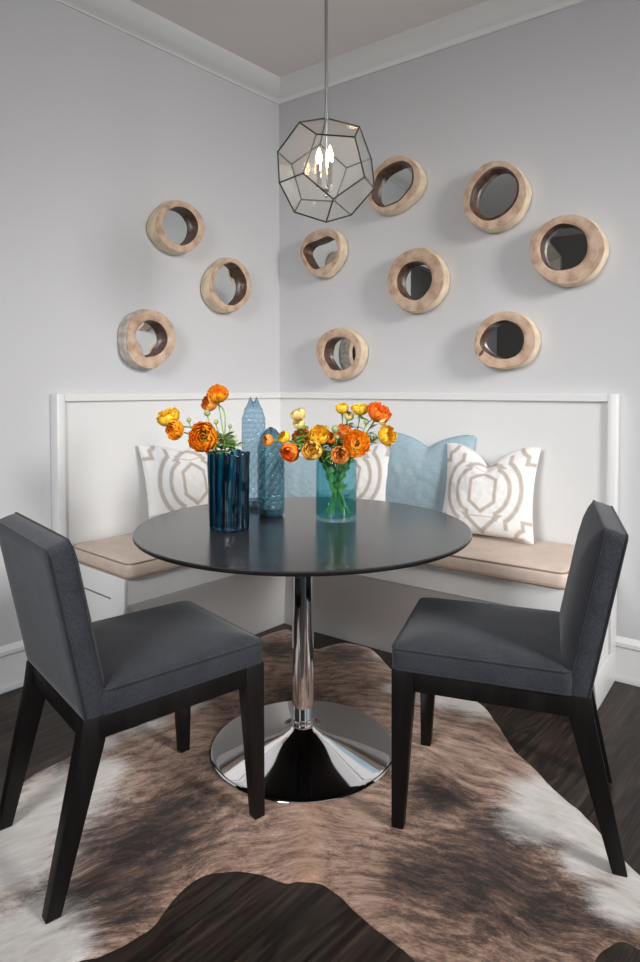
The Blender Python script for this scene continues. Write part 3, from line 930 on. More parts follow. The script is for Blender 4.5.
# ================================================================== LOG SLICE MIRRORS
RINGS = [
    ('L',0.746,1.980,[(137, -23), (123, 20), (95, 63), (53, 101), (3, 121), (-55, 118), (-107, 93), (-142, 55), (-153, 14), (-137, -38), (-99, -84), (-46, -117), (12, -126), (69, -111), (103, -85), (123, -60)],[(96, -15), (85, 25), (57, 62), (11, 87), (-40, 88), (-81, 70), (-107, 30), (-103, -14), (-76, -55), (-24, -87), (26, -84), (68, -65), (89, -42)]),
    ('L',0.425,1.743,[(141, -11), (121, 41), (80, 91), (31, 126), (-19, 134), (-71, 116), (-114, 79), (-141, 17), (-132, -44), (-87, -101), (-35, -135), (41, -142), (98, -115), (136, -66)],[(113, -8), (89, 45), (56, 85), (6, 109), (-45, 99), (-88, 56), (-105, 13), (-96, -41), (-61, -81), (-10, -108), (49, -101), (93, -68)]),
    ('L',0.911,1.431,[(125, -5), (118, 51), (89, 98), (37, 128), (-16, 135), (-71, 120), (-113, 85), (-137, 34), (-137, -14), (-118, -56), (-76, -99), (-21, -132), (39, -131), (91, -104), (119, -60)],[(77, -2), (70, 38), (37, 74), (4, 85), (-43, 77), (-77, 48), (-91, 7), (-76, -34), (-42, -65), (6, -78), (32, -79), (45, -46), (58, -24)]),
    ('R',0.783,2.202,[(-106, 81), (-56, 117), (-7, 136), (49, 129), (96, 101), (137, 54), (150, 5), (134, -45), (97, -80), (43, -113), (-34, -128), (-91, -113), (-131, -66), (-141, -33), (-119, 7)],[(-117, -25), (-92, 45), (-56, 75), (0, 91), (49, 96), (90, 73), (103, 31), (97, -15), (70, -46), (36, -76), (-20, -91), (-62, -93), (-99, -65)]),
    ('R',0.343,1.923,[(-128, 48), (-86, 103), (-11, 125), (55, 123), (102, 96), (126, 48), (130, -4), (110, -54), (63, -100), (6, -124), (-60, -100), (-107, -48), (-130, 1)],[(-115, 26), (-86, 56), (-19, 67), (46, 81), (95, 55), (110, 11), (99, -33), (63, -55), (14, -75), (-35, -80), (-69, -53), (-103, -2)]),
    ('R',0.900,1.725,[(-146, 27), (-122, 86), (-80, 127), (-19, 149), (35, 150), (87, 127), (126, 87), (152, 38), (155, -21), (140, -71), (102, -115), (56, -141), (3, -152), (-65, -129), (-121, -79), (-144, -28)],[(-90, 16), (-66, 62), (-32, 82), (15, 85), (55, 72), (85, 33), (91, -14), (69, -59), (29, -91), (-11, -91), (-59, -66), (-86, -27)]),
    ('R',0.464,1.384,[(-150, 39), (-117, 97), (-60, 127), (4, 134), (59, 121), (105, 87), (135, 41), (135, -16), (113, -67), (75, -105), (20, -127), (-44, -126), (-96, -102), (-117, -62), (-142, -15)],[(-92, 17), (-76, 62), (-28, 86), (28, 84), (74, 63), (101, 17), (97, -28), (67, -66), (20, -81), (-36, -80), (-64, -57), (-92, -16)]),
    ('R',1.294,2.064,[(-146, -11), (-131, 54), (-99, 104), (-52, 139), (6, 147), (62, 127), (101, 92), (131, 49), (145, -1), (135, -58), (108, -102), (70, -134), (14, -153), (-44, -144), (-97, -114), (-134, -64)],[(-101, -13), (-86, 41), (-52, 78), (-11, 106), (34, 106), (74, 79), (99, 39), (102, -4), (86, -45), (53, -77), (8, -97), (-33, -99), (-74, -73), (-98, -41)]),
    ('R',1.597,1.794,[(-143, 18), (-129, 68), (-90, 102), (-40, 125), (20, 132), (78, 112), (120, 76), (148, 29), (159, -21), (147, -73), (117, -118), (76, -147), (17, -158), (-43, -141), (-99, -101), (-134, -46)],[(-95, 23), (-73, 65), (-34, 93), (4, 94), (47, 76), (79, 44), (91, -7), (85, -44), (64, -74), (27, -90), (-32, -91), (-71, -67), (-92, -23)]),
    ('R',1.338,1.416,[(-130, 3), (-110, 64), (-75, 101), (-23, 125), (27, 127), (77, 110), (116, 78), (140, 34), (146, -9), (133, -57), (101, -94), (57, -114), (-4, -121), (-62, -112), (-103, -83), (-130, -43)],[(-104, 2), (-81, 45), (-46, 74), (0, 88), (39, 80), (72, 59), (92, 20), (92, -18), (79, -50), (46, -73), (7, -79), (-33, -71), (-68, -50), (-95, -27)]),
]
RINFO = [
 ('highest of the three round log-slice mirrors on the left wall', 0),
 ('left-wall log-slice mirror with an oval hole, closest to the room corner', 0),
 ('lowest log-slice mirror on the left wall, with a weathered grey rim', 1),
 ('log-slice mirror just behind the glass pendant lamp, stretched and tilted', 0),
 ('small log-slice mirror directly below the glass pendant lamp', 0),
 ('round log-slice mirror in the middle of the right-wall group, reflecting a white strip', 0),
 ('lowest log-slice mirror near the corner, just above the orange flowers', 0),
 ('highest log-slice mirror on the right wall, with a thick dark bark ring', 0),
 ('largest pale log-slice mirror, rightmost on the wall', 0),
 ('log-slice mirror with a small dark knot, under the two rightmost ones', 0)]
def polar(poly, n=72):
    d_ = cr_closed([(x / 1000, y / 1000) for x, y in poly], 8)
    A = sorted((atan2(p.y, p.x) % (2 * pi), p.length) for p in d_)
    A = [(A[-1][0] - 2 * pi, A[-1][1])] + A + [(A[0][0] + 2 * pi, A[0][1])]
    out = []; j = 0
    for k in range(n):
        a = 2 * pi * k / n
        while A[j + 1][0] < a: j += 1
        (a0, r0), (a1, r1) = A[j], A[j + 1]
        out.append(r0 + (r1 - r0) * (a - a0) / max(1e-9, a1 - a0))
    for _ in range(1): out = [(out[i - 1] + 2 * out[i] + out[(i + 1) % n]) / 4 for i in range(n)]
    return out
for ri, ((wl, u, z, outer, hole), (lab, weathered)) in enumerate(zip(RINGS, RINFO)):
    n_ = nL if wl == 'L' else nR
    X = Vector((n_.y, -n_.x, 0)) * -1
    sx = 1
    base = WL(u, 0, z) if wl == 'L' else WR(u, 0, z)
    X = n_.cross(UP)
    sx = 1 if X.dot(dL if wl == 'L' else dR) > 0 else -1
    Mx = Matrix(((X.x, n_.x, 0, base.x), (X.y, n_.y, 0, base.y), (0, 0, 1, base.z), (0, 0, 0, 1)))
    th = thing('log_mirror', lab, 'mirror', Mx, 'log-slice mirrors on the walls')
    ro = polar([(sx * a, b) for a, b in outer]); rh = polar([(sx * a, b) for a, b in hole])
    n = len(ro)
    def loop(rad, y, amp=0.0, seed=0):
        out = []
        for k in range(n):
            a = 2 * pi * k / n
            r = rad[k] * (1 + amp * noise.noise((cos(a) * 2.5, sin(a) * 2.5, seed + ri * 3.1)))
            out.append(Vector((r * cos(a), y, r * sin(a))))
        return out
    def mix(t): return [a * (1 - t) + b * t for a, b in zip(ro, rh)]
    big = [r * 1.015 for r in ro]
    loops = [loop([r * 0.985 for r in ro], 0.003, 0.03, 1), loop(big, 0.012, 0.035, 2), loop([r * 1.03 for r in ro], 0.038, 0.03, 3), loop(big, 0.060, 0.02, 4), loop(ro, 0.0725), loop(mix(0.035), 0.0762), loop(mix(0.2), 0.077), loop(mix(0.5), 0.0772), loop(mix(0.74), 0.0768), loop(mix(0.95), 0.0750), loop(rh, 0.071)]
    mb = MB()
    mb.loft(loops, False, False, mis=[1, 1, 1, 1, 0, 0, 0, 0, 2 if ri in (3, 7) else 0, 2])
    mb.build('wood_ring', [M['wood_face'], M['wood_weathered' if weathered else 'wood_side'], M['bark']], th, angle=50)
    mb = MB()
    mb.loft([loop(rh, 0.0712), loop(rh, 0.062, 0.03, 5), loop([r * 0.97 for r in rh], 0.04, 0.06, 6), loop([r * 0.95 for r in rh], 0.02, 0.06, 7), loop([r * 0.93 for r in rh], 0.004, 0.03, 8)], False, False)
    mb.build('bark_lining', M['bark'], th, angle=60, label='dark bark lining of the hole')
    mb = MB(); mb.loft([loop([r * 1.0 for r in rh], 0.020), loop([r * 1.0 for r in rh], 0.030)])
    mb.build('mirror_glass', M['mirror'], th, smooth=False)
    if ri == 9:
        mb = MB(); px_, pz_ = sx * -0.096, -0.052
        mb.lathe([(0.0001, -0.012), (0.010, -0.010), (0.015, -0.003), (0.015, 0.003), (0.010, 0.006), (0.0001, 0.007)], 16)
        mb.v = [Vector((px_ + p.x * 0.75 + p.y * 0.4 * sx, 0.0755 + p.z * 0.35, pz_ + p.y * 1.0 - p.x * 0.2)) for p in mb.v]
        mb.build('knot', M['bark'], th, label='small dark knot')

# ================================================================== PENDANT LAMP
PX, PY, PZ, PR = 0.0208, 2.15, 1.9294, 0.1706
pd = thing('pendant_lamp', 'faceted clear glass pendant lamp with lit candle bulbs hanging over the table', 'lamp', T(PX, PY, PZ))
ph = (1 + sqrt(5)) / 2
DV = [Vector((x, y, z)) for x in (-1, 1) for y in (-1, 1) for z in (-1, 1)]
for a in (-1, 1):
    for b in (-1, 1): DV += [Vector((0, a / ph, b * ph)), Vector((a / ph, b * ph, 0)), Vector((a * ph, 0, b / ph))]
q = Vector((1, 1, 1)).rotation_difference(UP)
DV = [q @ v.normalized() for v in DV]
el = min((DV[0] - v).length for v in DV[1:])
lv2 = [v for v in DV if abs(v.z - 0.745) < 0.02][0]
rz = Matrix.Rotation(radians(100.6) - atan2(lv2.y, lv2.x), 3, 'Z')
DV = [rz @ v * PR for v in DV]
el *= PR
DE = [(i, j) for i in range(20) for j in range(i + 1, 20) if abs((DV[i] - DV[j]).length - el) < 1e-4]
DF = []
for i in range(20):
    for j in range(20):
        for k in range(20):
            if (min(i, j), max(i, j)) in DE and (min(j, k), max(j, k)) in DE and i < k and i != k:
                nn = (DV[j] - DV[i]).cross(DV[k] - DV[j]).normalized()
                if nn.dot(DV[j]) < 0: nn = -nn
                ids = [m for m in range(20) if abs((DV[m] - DV[j]).dot(nn)) < 1e-4]
                if len(ids) == 5 and tuple(ids) not in [f[0] for f in DF]: DF.append((tuple(ids), nn))
for ids, nn in DF:
    c = sum((DV[m] for m in ids), Vector()) / 5
    ax = (DV[ids[0]] - c).normalized(); ay = nn.cross(ax)
    o_ = sorted(ids, key=lambda m: atan2((DV[m] - c).dot(ay), (DV[m] - c).dot(ax)))
    m_ = MB()
    m_.loft([[c + (DV[m] - c) * 0.985 + nn * t for m in o_] for t in (-0.0012, 0.0008)])
    m_.build('glass_pane', M['pane'], pd, smooth=False)
m_ = MB()
for i, j in DE: m_.tube([DV[i], DV[j]], 0.0027, 6)
for v in DV: m_.lathe([(0.0001, -.0031), (0.0025, -.002), (0.0033, 0), (0.0025, .002), (0.0001, .0031)], 8, c=v)
m_.build('frame', M['bronze'], pd, angle=60)
m_ = MB(); m_.tube([(0, 0, PR - 0.004), (0, 0, CEIL - PZ - 0.02)], 0.0055, 10); m_.tube([(0, 0, PR - 0.006), (0, 0, PR + 0.018)], 0.009, 12); m_.build('rod', M['steel'], pd)
m_ = MB(); m_.lathe([(0.0001, CEIL - PZ), (0.062, CEIL - PZ), (0.062, CEIL - PZ - 0.012), (0.05, CEIL - PZ - 0.022), (0.012, CEIL - PZ - 0.028), (0.0001, CEIL - PZ - 0.028)], 32); m_.build('ceiling_canopy', M['steel'], pd, angle=50)
m_ = MB(); m_.tube([(0, 0, PR - 0.004), (0, 0, -0.068)], 0.0035, 8); m_.build('inner_rod', M['steel'], pd)
m_ = MB(); m_.lathe([(0.0001, -0.092), (0.006, -0.090), (0.008, -0.084), (0.005, -0.078), (0.016, -0.072), (0.018, -0.066), (0.012, -0.060), (0.0001, -0.058)], 20); hub = m_.build('socket_hub', M['chrome'], pd, angle=60)
for k in range(3):
    a = radians(180 + 120 * k)
    cx_, cy_ = 0.024 * cos(a), 0.024 * sin(a)
    m_ = MB(); m_.tube([(0, 0, -0.066), (cx_ * .6, cy_ * .6, -0.068), (cx_, cy_, -0.060)], 0.0035, 6); m_.lathe([(0.0001, -0.063), (0.012, -0.060), (0.013, -0.056), (0.0001, -0.056)], 16, c=(cx_, cy_, 0)); m_.build('candle_arm', M['chrome'], pd, angle=60)
    m_ = MB(); m_.lathe([(0.0001, -0.056), (0.0085, -0.056), (0.0085, 0.018), (0.007, 0.020), (0.0001, 0.020)], 18, c=(cx_, cy_, 0)); m_.build('candle_sleeve', M['chrome'], pd, angle=40)
    m_ = MB(); m_.lathe([(0.0001, 0.020), (0.005, 0.021), (0.0085, 0.029), (0.0105, 0.038), (0.0095, 0.049), (0.006, 0.061), (0.0025, 0.071), (0.0001, 0.075)], 18, c=(cx_, cy_, 0)); m_.build('bulb', M['bulb'], pd)

# ================================================================== PILLOWS
def seg(d_, w): return max(0.0, min(1.0, (w - abs(d_)) / 0.010 + 0.5))
def trellis(p, qv):
    """taupe lines: a pointed hexagon inside two nested stepped quatrefoils, scallops in the corners"""
    x, y = abs(p), abs(qv)
    circ = sqrt(x * x + (y * 1.05) ** 2) - 0.30
    neck = max(x - 0.160, y - 0.30)
    tip = max((x * 0.95 + (y - 0.27)) * 0.72 - 0.125, 0.27 - y)
    big = min(circ, neck, tip)
    best = max(seg(big, 0.021), seg(min(circ, max(x - 0.145, y - 0.33)) - 0.115, 0.021) if y < 0.40 else 0.0)
    best = max(best, seg(max(x - 0.142, (x * 0.80 + y - 0.235) * 0.80), 0.019))
    cx_, cy_ = x - 0.50, y - 0.52
    best = max(best, seg(min(sqrt(cx_ * cx_ + cy_ * cy_) - 0.17, max(abs(cx_) - 0.07, abs(cy_) - 0.23)), 0.019))
    return best
def pillow(name, loc, nrm, yaw, tilt, w, h, thick, chop, mat, label, group=None, roll=0.0, seed=0, pat=True):
    X = Vector(nrm).cross(UP)
    B = Matrix(((X.x, nrm.x, 0, loc.x), (X.y, nrm.y, 0, loc.y), (0, 0, 1, loc.z), (0, 0, 0, 1)))
    B = B @ Matrix.Rotation(radians(yaw), 4, 'Z') @ Matrix.Rotation(radians(tilt), 4, 'X') @ Matrix.Rotation(radians(roll), 4, 'Y')
    n = 110 if pat else 56
    vs_, at_ = [], []
    mb = MB()
    def P(s, t, side):
        e = (1 - s ** 2) * (1 - t ** 2)
        # the edges draw in between the pointed corners
        x = w / 2 * s * (1 - 0.085 * (1 - t * t) ** 1.2)
        zz = h / 2 * t * (1 - 0.075 * (1 - s * s) ** 1.2)
        th_ = thick / 2 * max(0, e) ** 0.42 * (1 - 0.1 * t)
        top = ((t + 1) / 2) ** 4.0
        dent = exp(-(abs(s) / 0.27) ** 1.4)
        zz -= chop * dent * top
        zz += chop * 0.10 * exp(-((abs(s) - 0.75) / 0.25) ** 2) * top
        th_ *= 1 - 0.30 * dent * top * (chop > 0.03)
        wr = 0.004 * noise.noise((s * 3.1 + seed, t * 3.1, seed)) + 0.003 * noise.noise((s * 7 + seed, t * 7, seed))
        # the lower edge rests flat
        zz = max(zz, -h / 2 * (0.93 if abs(s) < 0.85 else 1.0) )
        return Vector((x, side * (th_ + wr * max(0, e) ** .3), zz + h / 2))
    for side in (1, -1):
        o_ = mb.grid(n, n, lambda a, b, side=side: P(2 * a - 1, 2 * b - 1, side))
    if pat:
        for side in (1, -1):
            for j in range(n + 1):
                for i in range(n + 1):
                    at_.append(trellis((i / n - 0.5), (j / n - 0.5) * h / w))
        mb.attr = {'print': at_}
    o = mb.build(name, mat, None, angle=180)
    bm = bmesh.new(); bm.from_mesh(o.data); bmesh.ops.remove_doubles(bm, verts=bm.verts, dist=0.0004); bmesh.ops.recalc_face_normals(bm, faces=bm.faces); bm.to_mesh(o.data); bm.free()
    o.matrix_world = B
    WM[o.name] = B
    tag(o, label, 'pillow', group)
    # piped edge seam
    m_ = MB()
    ringp = [P(-1 + 2 * k / 40, -1, 1) for k in range(40)] + [P(1, -1 + 2 * k / 40, 1) for k in range(40)] + [P(1 - 2 * k / 40, 1, 1) for k in range(40)] + [P(-1, 1 - 2 * k / 40, 1) for k in range(40)]
    m_.ring_tube([Vector((p.x, 0, p.z)) for p in ringp], 0.0022, 6)
    e = m_.build('edge_seam', mat, o)
    if pat: e.data.attributes.new('print', 'FLOAT', 'POINT')
    return o
SZ = 0.5545
g1 = 'trellis-print pillows'
g2 = 'blue linen pillows'
pillow('throw_pillow', WR(1.31, 0.20, SZ + 0.005), nR, 0, 14, 0.425, 0.402, 0.15, 0.085, M['print'], 'white and taupe trellis-print pillow nearest the open end of the longer bench arm', g1, 0.6, 1)
pillow('throw_pillow', WR(0.985, 0.150, SZ), nR, 4, 12, 0.47, 0.445, 0.13, 0.05, M['linen'], 'large powder-blue linen pillow between two trellis-print ones', g2, 0, 2, False)
pillow('throw_pillow', WR(0.60, 0.170, SZ), nR, -4, 14, 0.45, 0.40, 0.14, 0.04, M['print'], 'white and taupe trellis-print pillow behind the clear teal flower vase', g1, 0, 3)
pillow('throw_pillow', WR(0.285, 0.175, SZ), nR, -8, 12, 0.40, 0.30, 0.13, 0.01, M['linen'], 'powder-blue linen pillow tucked in the corner behind the short bottle', g2, 0, 4, False)
pillow('throw_pillow', WL(0.755, 0.170, SZ), nL, 0, 14, 0.46, 0.40, 0.15, 0.03, M['print'], 'white and taupe trellis-print pillow alone on the shorter bench arm, behind the ribbed vase', g1, -1, 5)

# ================================================================== VASES AND BOTTLES
TOP = TZ + H_ + 0.0004
FX, FY = -0.295, 2.072
va = thing('vase', 'ribbed dark teal glass vase holding the smaller orange bunch', 'vase', T(FX, FY, TOP))
def rib_(z, a): return 0.5 + 0.5 * cos(12 * a + 0.9 * sin(z * 11 + 1) + 0.5 * sin(3 * a + z * 7))
def ribbed(r, z, a):
    sq = 1 / (abs(cos(a + .5)) ** 4 + abs(sin(a + .5)) ** 4) ** 0.25
    return r * (0.90 + 0.10 * sq) * (1 + 0.11 * (rib_(z, a) ** 1.5 - 0.45) + 0.02 * cos(5 * a + 2.0 + z * 6) + 0.010 * sin(z * 55 + a * 3))
m_ = MB()
pr = [(0.0001, 0.0), (0.054, 0.0), (0.0605, 0.004)] + [(0.0612 + 0.003 * (k / 20), 0.008 + 0.238 * k / 20) for k in range(21)] + [(0.0630, 0.249), (0.0606, 0.2495)] + [(0.0592 - 0.003 * (k / 8), 0.246 - 0.232 * k / 8) for k in range(9)] + [(0.0001, 0.013)]
m_.lathe(pr, 180, fn=ribbed)
th_ = []
for p in m_.v:
    a = atan2(p.y, p.x)
    th_.append(min(1, 0.15 + 0.95 * rib_(p.z, a) ** 0.8 + 0.25 * (1 - p.z / 0.25)))
    if p.z > 0.2: p.z += 0.004 * cos(4 * a + 1) * (p.z - 0.2) / 0.05
m_.attr = {'thick': th_}
m_.build('body', M['teal_glass'], va, angle=180)
CX, CY = 0.056, 2.222
vb = thing('vase', 'clear teal glass cylinder vase with water and the fuller orange bouquet', 'vase', T(CX, CY, TOP))
m_ = MB(); m_.lathe([(0.0001, 0.0), (0.066, 0.0), (0.0705, 0.003), (0.0715, 0.008), (0.0720, 0.205), (0.0712, 0.2075), (0.0698, 0.2065), (0.0690, 0.018), (0.066, 0.014), (0.0001, 0.013)], 72); m_.build('body', M['clear_teal'], vb, angle=60)
m_ = MB(); m_.lathe([(0.0001, 0.0145), (0.064, 0.0148), (0.0682, 0.019), (0.0685, 0.095), (0.0001, 0.095)], 64); m_.build('water', M['water'], vb, angle=40)

def bottle(label, x, y, prof, mat, rows, ncol, amp, fork=0.0, flat=1.0):
    b = thing('bottle', label, 'bottle', T(x, y, TOP))
    n = 120
    H = prof[-1][1]
    def rad(z):
        for (r0, z0), (r1, z1) in zip(prof, prof[1:]):
            if z <= z1:
                t = (z - z0) / max(1e-9, z1 - z0); t = t * t * (3 - 2 * t) if z0 > 0.1 else t
                return r0 + (r1 - r0) * t
        return prof[-1][0]
    loops = []; th_ = []
    m = int(H / 0.0026)
    for i in range(m + 1):
        z = H * i / m
        l = []
        for k in range(n):
            a = 2 * pi * k / n
            row = z / H * rows
            # overlapping scales: the highest disc that covers this point shows
            best = 0.0
            for dr in (2, 1, 0, -1):
                ri_ = math.floor(row) + dr
                ca = ((a / (2 * pi) * ncol + 0.5 * (ri_ % 2)) % 1) - 0.5
                dist = sqrt(ca * ca + 0.30 * (row - ri_) ** 2) / 0.60
                if dist < 1: best = 1 - dist ** 3; break
            f = min(1, z / 0.02) * min(1, (H - z) / 0.02)
            r = rad(z) + amp * best * f
            th_.append(max(0.0, min(1.0, 1.1 - 1.25 * best)) if z < H - 0.03 else 0.6)
            zz = z + (fork * (abs(cos(a)) ** 2 - 0.4) * max(0, (z - H + 0.03) / 0.03) if fork else 0)
            l.append(Vector((r * cos(a), r * sin(a) * flat, zz)))
        loops.append(l)
    # lip and inner wall
    inner = [[Vector((p.x * 0.80, p.y * 0.80, p.z)) for p in loops[-1]], [Vector((p.x * 0.7, p.y * 0.7, p.z - 0.02)) for p in loops[-1]]]
    m_ = MB(); m_.loft(loops + inner, True, False); m_.attr = {'thick': th_ + [0.6] * (2 * n)}; m_.build('body', mat, b, angle=180)
    m_ = MB(); m_.lathe([(0.0001, 0.001), (prof[0][0] * 0.9, 0.001), (prof[1][0] * 0.93, 0.008), (prof[1][0] * 0.90, 0.026), (0.0001, 0.022)], 40)
    if flat != 1: m_.v = [Vector((p.x, p.y * flat, p.z)) for p in m_.v]
    m_.build('glass_foot', M['navy_glass'], b, angle=60, label='thick dark blue glass base of the bottle')
    return b
bottle('tall pale blue scale-textured glass bottle with a forked mouth', -0.256, 2.465, [(0.038, 0), (0.042, 0.012), (0.0425, 0.20), (0.0425, 0.335), (0.034, 0.368), (0.018, 0.400), (0.0135, 0.412)], M['blue_glass'], 22, 11, 0.0036, 0.02)
bottle('short slate-teal scale-textured glass bottle with a pointed top', -0.176, 2.292, [(0.041, 0), (0.045, 0.012), (0.0455, 0.15), (0.045, 0.245), (0.036, 0.280), (0.020, 0.305), (0.006, 0.3165)], M['slate_glass'], 17, 11, 0.0040)

# ================================================================== FLOWERS
rnd = random.Random(11)
def blossom(mb, tips, c, ax, R, kind, eye=None):
    """layered cupped petals; kind: 'ball', 'open' or 'half'"""
    ax = Vector(ax).normalized()
    xx = ax.orthogonal().normalized(); yy = ax.cross(xx)
    def put(x, y, z): return Vector(c) + xx * x + yy * y + ax * z
    layers = {'ball': [(1.0, 2.15, 6), (0.97, 2.25, 6), (0.86, 2.3, 6), (0.72, 2.35, 5), (0.56, 2.4, 5), (0.38, 2.4, 4)],
              'half': [(1.0, 1.45, 8), (0.98, 1.7, 8), (0.90, 1.95, 7), (0.78, 2.1, 7), (0.64, 2.2, 6), (0.48, 2.3, 5), (0.3, 2.3, 4)],
              'open': [(1.05, 1.15, 9), (1.0, 1.28, 9), (0.93, 1.42, 8), (0.84, 1.55, 8), (0.72, 1.6, 7), (0.56, 1.6, 6), (0.42, 1.55, 5)]}[kind]
    for li, (rs, beta, npet) in enumerate(layers):
        Rl = R * rs
        off = rnd.uniform(0, 6.28)
        for k in range(npet):
            a0 = off + 2 * pi * k / npet + rnd.uniform(-.15, .15)
            hw = 2 * pi / npet * rnd.uniform(0.62, 0.8)
            bt = beta * rnd.uniform(0.92, 1.06)
            rp = Rl * rnd.uniform(0.95, 1.04)
            wv = rnd.uniform(0, 6.28); lift = rnd.uniform(-.03, .05) * R
            zc = R * (1 - rs) * 0.55
            nu, nv = 6, 6
            def fn(s, t):
                u = 2 * s - 1
                wdt = hw * (0.35 + 0.65 * min(1, t * 1.9)) * (1 - 0.55 * max(0, t - 0.72) / 0.28 * abs(u) ** 1.5)
                tt = t * (1 - 0.07 * u * u)
                b_ = bt * tt
                rho = rp * sin(b_) if b_ < pi else 0.0
                zz = rp * (1 - cos(b_)) * 0.92 + zc
                ruf = 0.045 * R * t * t * sin(u * 5 + wv)
                a = a0 + u * wdt
                rho += ruf
                return put(rho * cos(a), rho * sin(a), zz + lift * t + ruf * 0.6)
            mb.grid(nu, nv, fn)
            for j in range(nv + 1):
                for i in range(nu + 1):
                    tips.append(0.15 + 0.75 * (j / nv) + 0.1 * (li / len(layers)) - 0.08 * rnd.random())
    if eye:
        o = len(mb.v)
        m2 = MB()
        for k in range(26):
            a = rnd.uniform(0, 6.28); r = R * 0.30 * sqrt(rnd.random())
            zb = R * 0.42
            m2.lathe([(0.0001, -.002), (0.0018, 0), (0.0022, R * .18), (0.0001, R * .22)], 5, c=(r * cos(a), r * sin(a), zb * 0.6))
        base = mb.add([put(p.x, p.y, p.z) for p in m2.v], m2.f, 1)
        tips += [0.0] * len(m2.v)

def leaf_mesh(m_, p, d, size, up):
    """feathery lobed leaf: a midrib with narrow bent leaflets"""
    d = Vector(d).normalized(); side = d.cross(up); side = side.normalized() if side.length > .01 else d.orthogonal().normalized()
    nrm = side.cross(d)
    for k, (t0, ang, ln) in enumerate(((0.0, 0.0, 1.0), (0.15, 0.75, 0.62), (0.15, -0.75, 0.62), (0.40, 0.6, 0.5), (0.40, -0.6, 0.5))):
        o = Vector(p) + d * size * t0 * 0.8
        dd = (d * cos(ang) + side * sin(ang)).normalized(); ss = dd.cross(nrm).normalized()
        L = size * ln; w = size * 0.12
        bend = rnd.uniform(-.35, .15)
        def fn(s, t):
            u = 2 * s - 1
            ww = w * sin(pi * min(1, 0.12 + 0.88 * t)) * (1 + 0.3 * sin(t * 14))
            return o + dd * L * t + ss * u * ww + nrm * (bend * L * t * t + 0.25 * ww * abs(u))
        m_.grid(2, 5, fn)

def flower(name, label, cat, base, mouth, pos, R, kind, ax, mat, group, leaves=2, eye=False, bud=False, rs=0.0021, low=False):
    root = thing(name, label, cat, T(*base), group)
    pos, base, mouth = Vector(pos), Vector(base), Vector(mouth)
    ax = Vector(ax).normalized()
    p_end = pos - ax * (R * (0.9 if not bud else 0.7))
    m1 = mouth + (mouth - base) * 0.0
    up_ = (mouth - base).normalized()
    pts = bez(base, base + (mouth - base) * .4, mouth - up_ * 0.03, mouth, 6)[:-1] + bez(mouth, mouth + up_ * (p_end - mouth).length * 0.45, p_end - ax * (p_end - mouth).length * 0.35, p_end, 10)
    m_ = MB(); m_.tube(pts, [rs] * (len(pts) - 2) + [rs * 1.3, rs * 2.2], 7)
    m_.build('stem', M['stem'], root, world=True)
    m_ = MB()
    if bud:
        q_ = UP.rotation_difference(ax)
        prof = [(0.0001, -R), (R * .6, -R * .8), (R, -R * .1), (R * .85, R * .5), (R * .4, R * .95), (0.0001, R)]
        m_.lathe(prof, 12, fn=lambda r, z, a: r * (1 + 0.06 * cos(5 * a)))
        m_.v = [pos + q_ @ p for p in m_.v]
        m_.build('bud_head', mat, root, world=True, angle=70)
    else:
        tips = []
        blossom(m_, tips, p_end, ax, R, kind, eye)
        m_.attr = {'tip': tips}
        m_.build('blossom', [mat, M['p_eye']] if eye else mat, root, world=True, angle=180)
    for k in range(leaves):
        t = rnd.choice((0.25, 0.32, 0.4, 0.48) if not low else (0.35, 0.55, 0.7, 0.8, 0.9)) if not bud else rnd.choice((0.3, 0.45, 0.6))
        if low and k % 2 == 0: t = rnd.choice((-0.3, -0.2, -0.1, 0.05, 0.15))
        i = max(2, min(len(pts) - 2, 6 + int(t * 10) - (2 if t > 0.2 else 1)))
        a = rnd.uniform(0, 6.28)
        d_ = Vector((cos(a), sin(a), rnd.uniform(-.1, .7) if t > 0.2 else 2.2))
        m_ = MB(); leaf_mesh(m_, pts[i], d_, rnd.uniform(0.045, 0.075) * (1 if t > 0.2 else 0.7), UP)
        m_.build('leaf', M['leaf'], root, world=True, angle=180)
    return root

def outv(pos, c, camw=0.5, upw=0.5):
    v = Vector((pos[0] - c[0], pos[1] - c[1], 0))
    v = v.normalized() if v.length > 0.01 else Vector((0, 0, 0))
    return v * 0.7 + Vector((0, -1, 0)) * camw + UP * upw
GA, GB = 'orange ranunculus in the ribbed vase', 'ranunculus bouquet in the clear vase'
FA = [((-0.491, 2.07, 1.117), 0.034, 'half', (-.25, -.45, .75), 'p_yellow', 'bright yellow ranunculus, outermost bloom of the ribbed vase', 2),
      ((-0.467, 2.04, 1.075), 0.031, 'half', (-.55, -.75, -.15), 'p_orange', 'orange ranunculus hanging just under the outermost yellow bloom', 1),
      ((-0.373, 2.035, 1.051), 0.044, 'half', (-.15, -.95, .22), 'p_orange', 'large frilled orange ranunculus low over the ribbed vase rim', 2),
      ((-0.334, 2.10, 1.191), 0.031, 'half', (.05, -.62, .75), 'p_orange', 'topmost orange ranunculus standing on the tallest stem of the ribbed vase', 2),
      ((-0.366, 2.12, 1.158), 0.026, 'ball', (-.6, -.5, .15), 'p_coral', 'small burnt-orange ranunculus tucked beneath the topmost bloom', 1)]
for i, (p, R, kd, ax, mt, lab, nl) in enumerate(FA):
    a = rnd.uniform(0, 6.28)
    mo = Vector((FX + (p[0] - FX) * 0.25, FY + (p[1] - FY) * 0.25 + rnd.uniform(-.015, .02), TOP + 0.25))
    ba = (FX - (p[0] - FX) * 0.18 + 0.02 * cos(a), FY + 0.025 * sin(a), TOP + 0.018)
    flower('ranunculus_flower', lab, 'flower', ba, mo, p, R * 1.13, kd, ax, M[mt], GA, nl + 3)
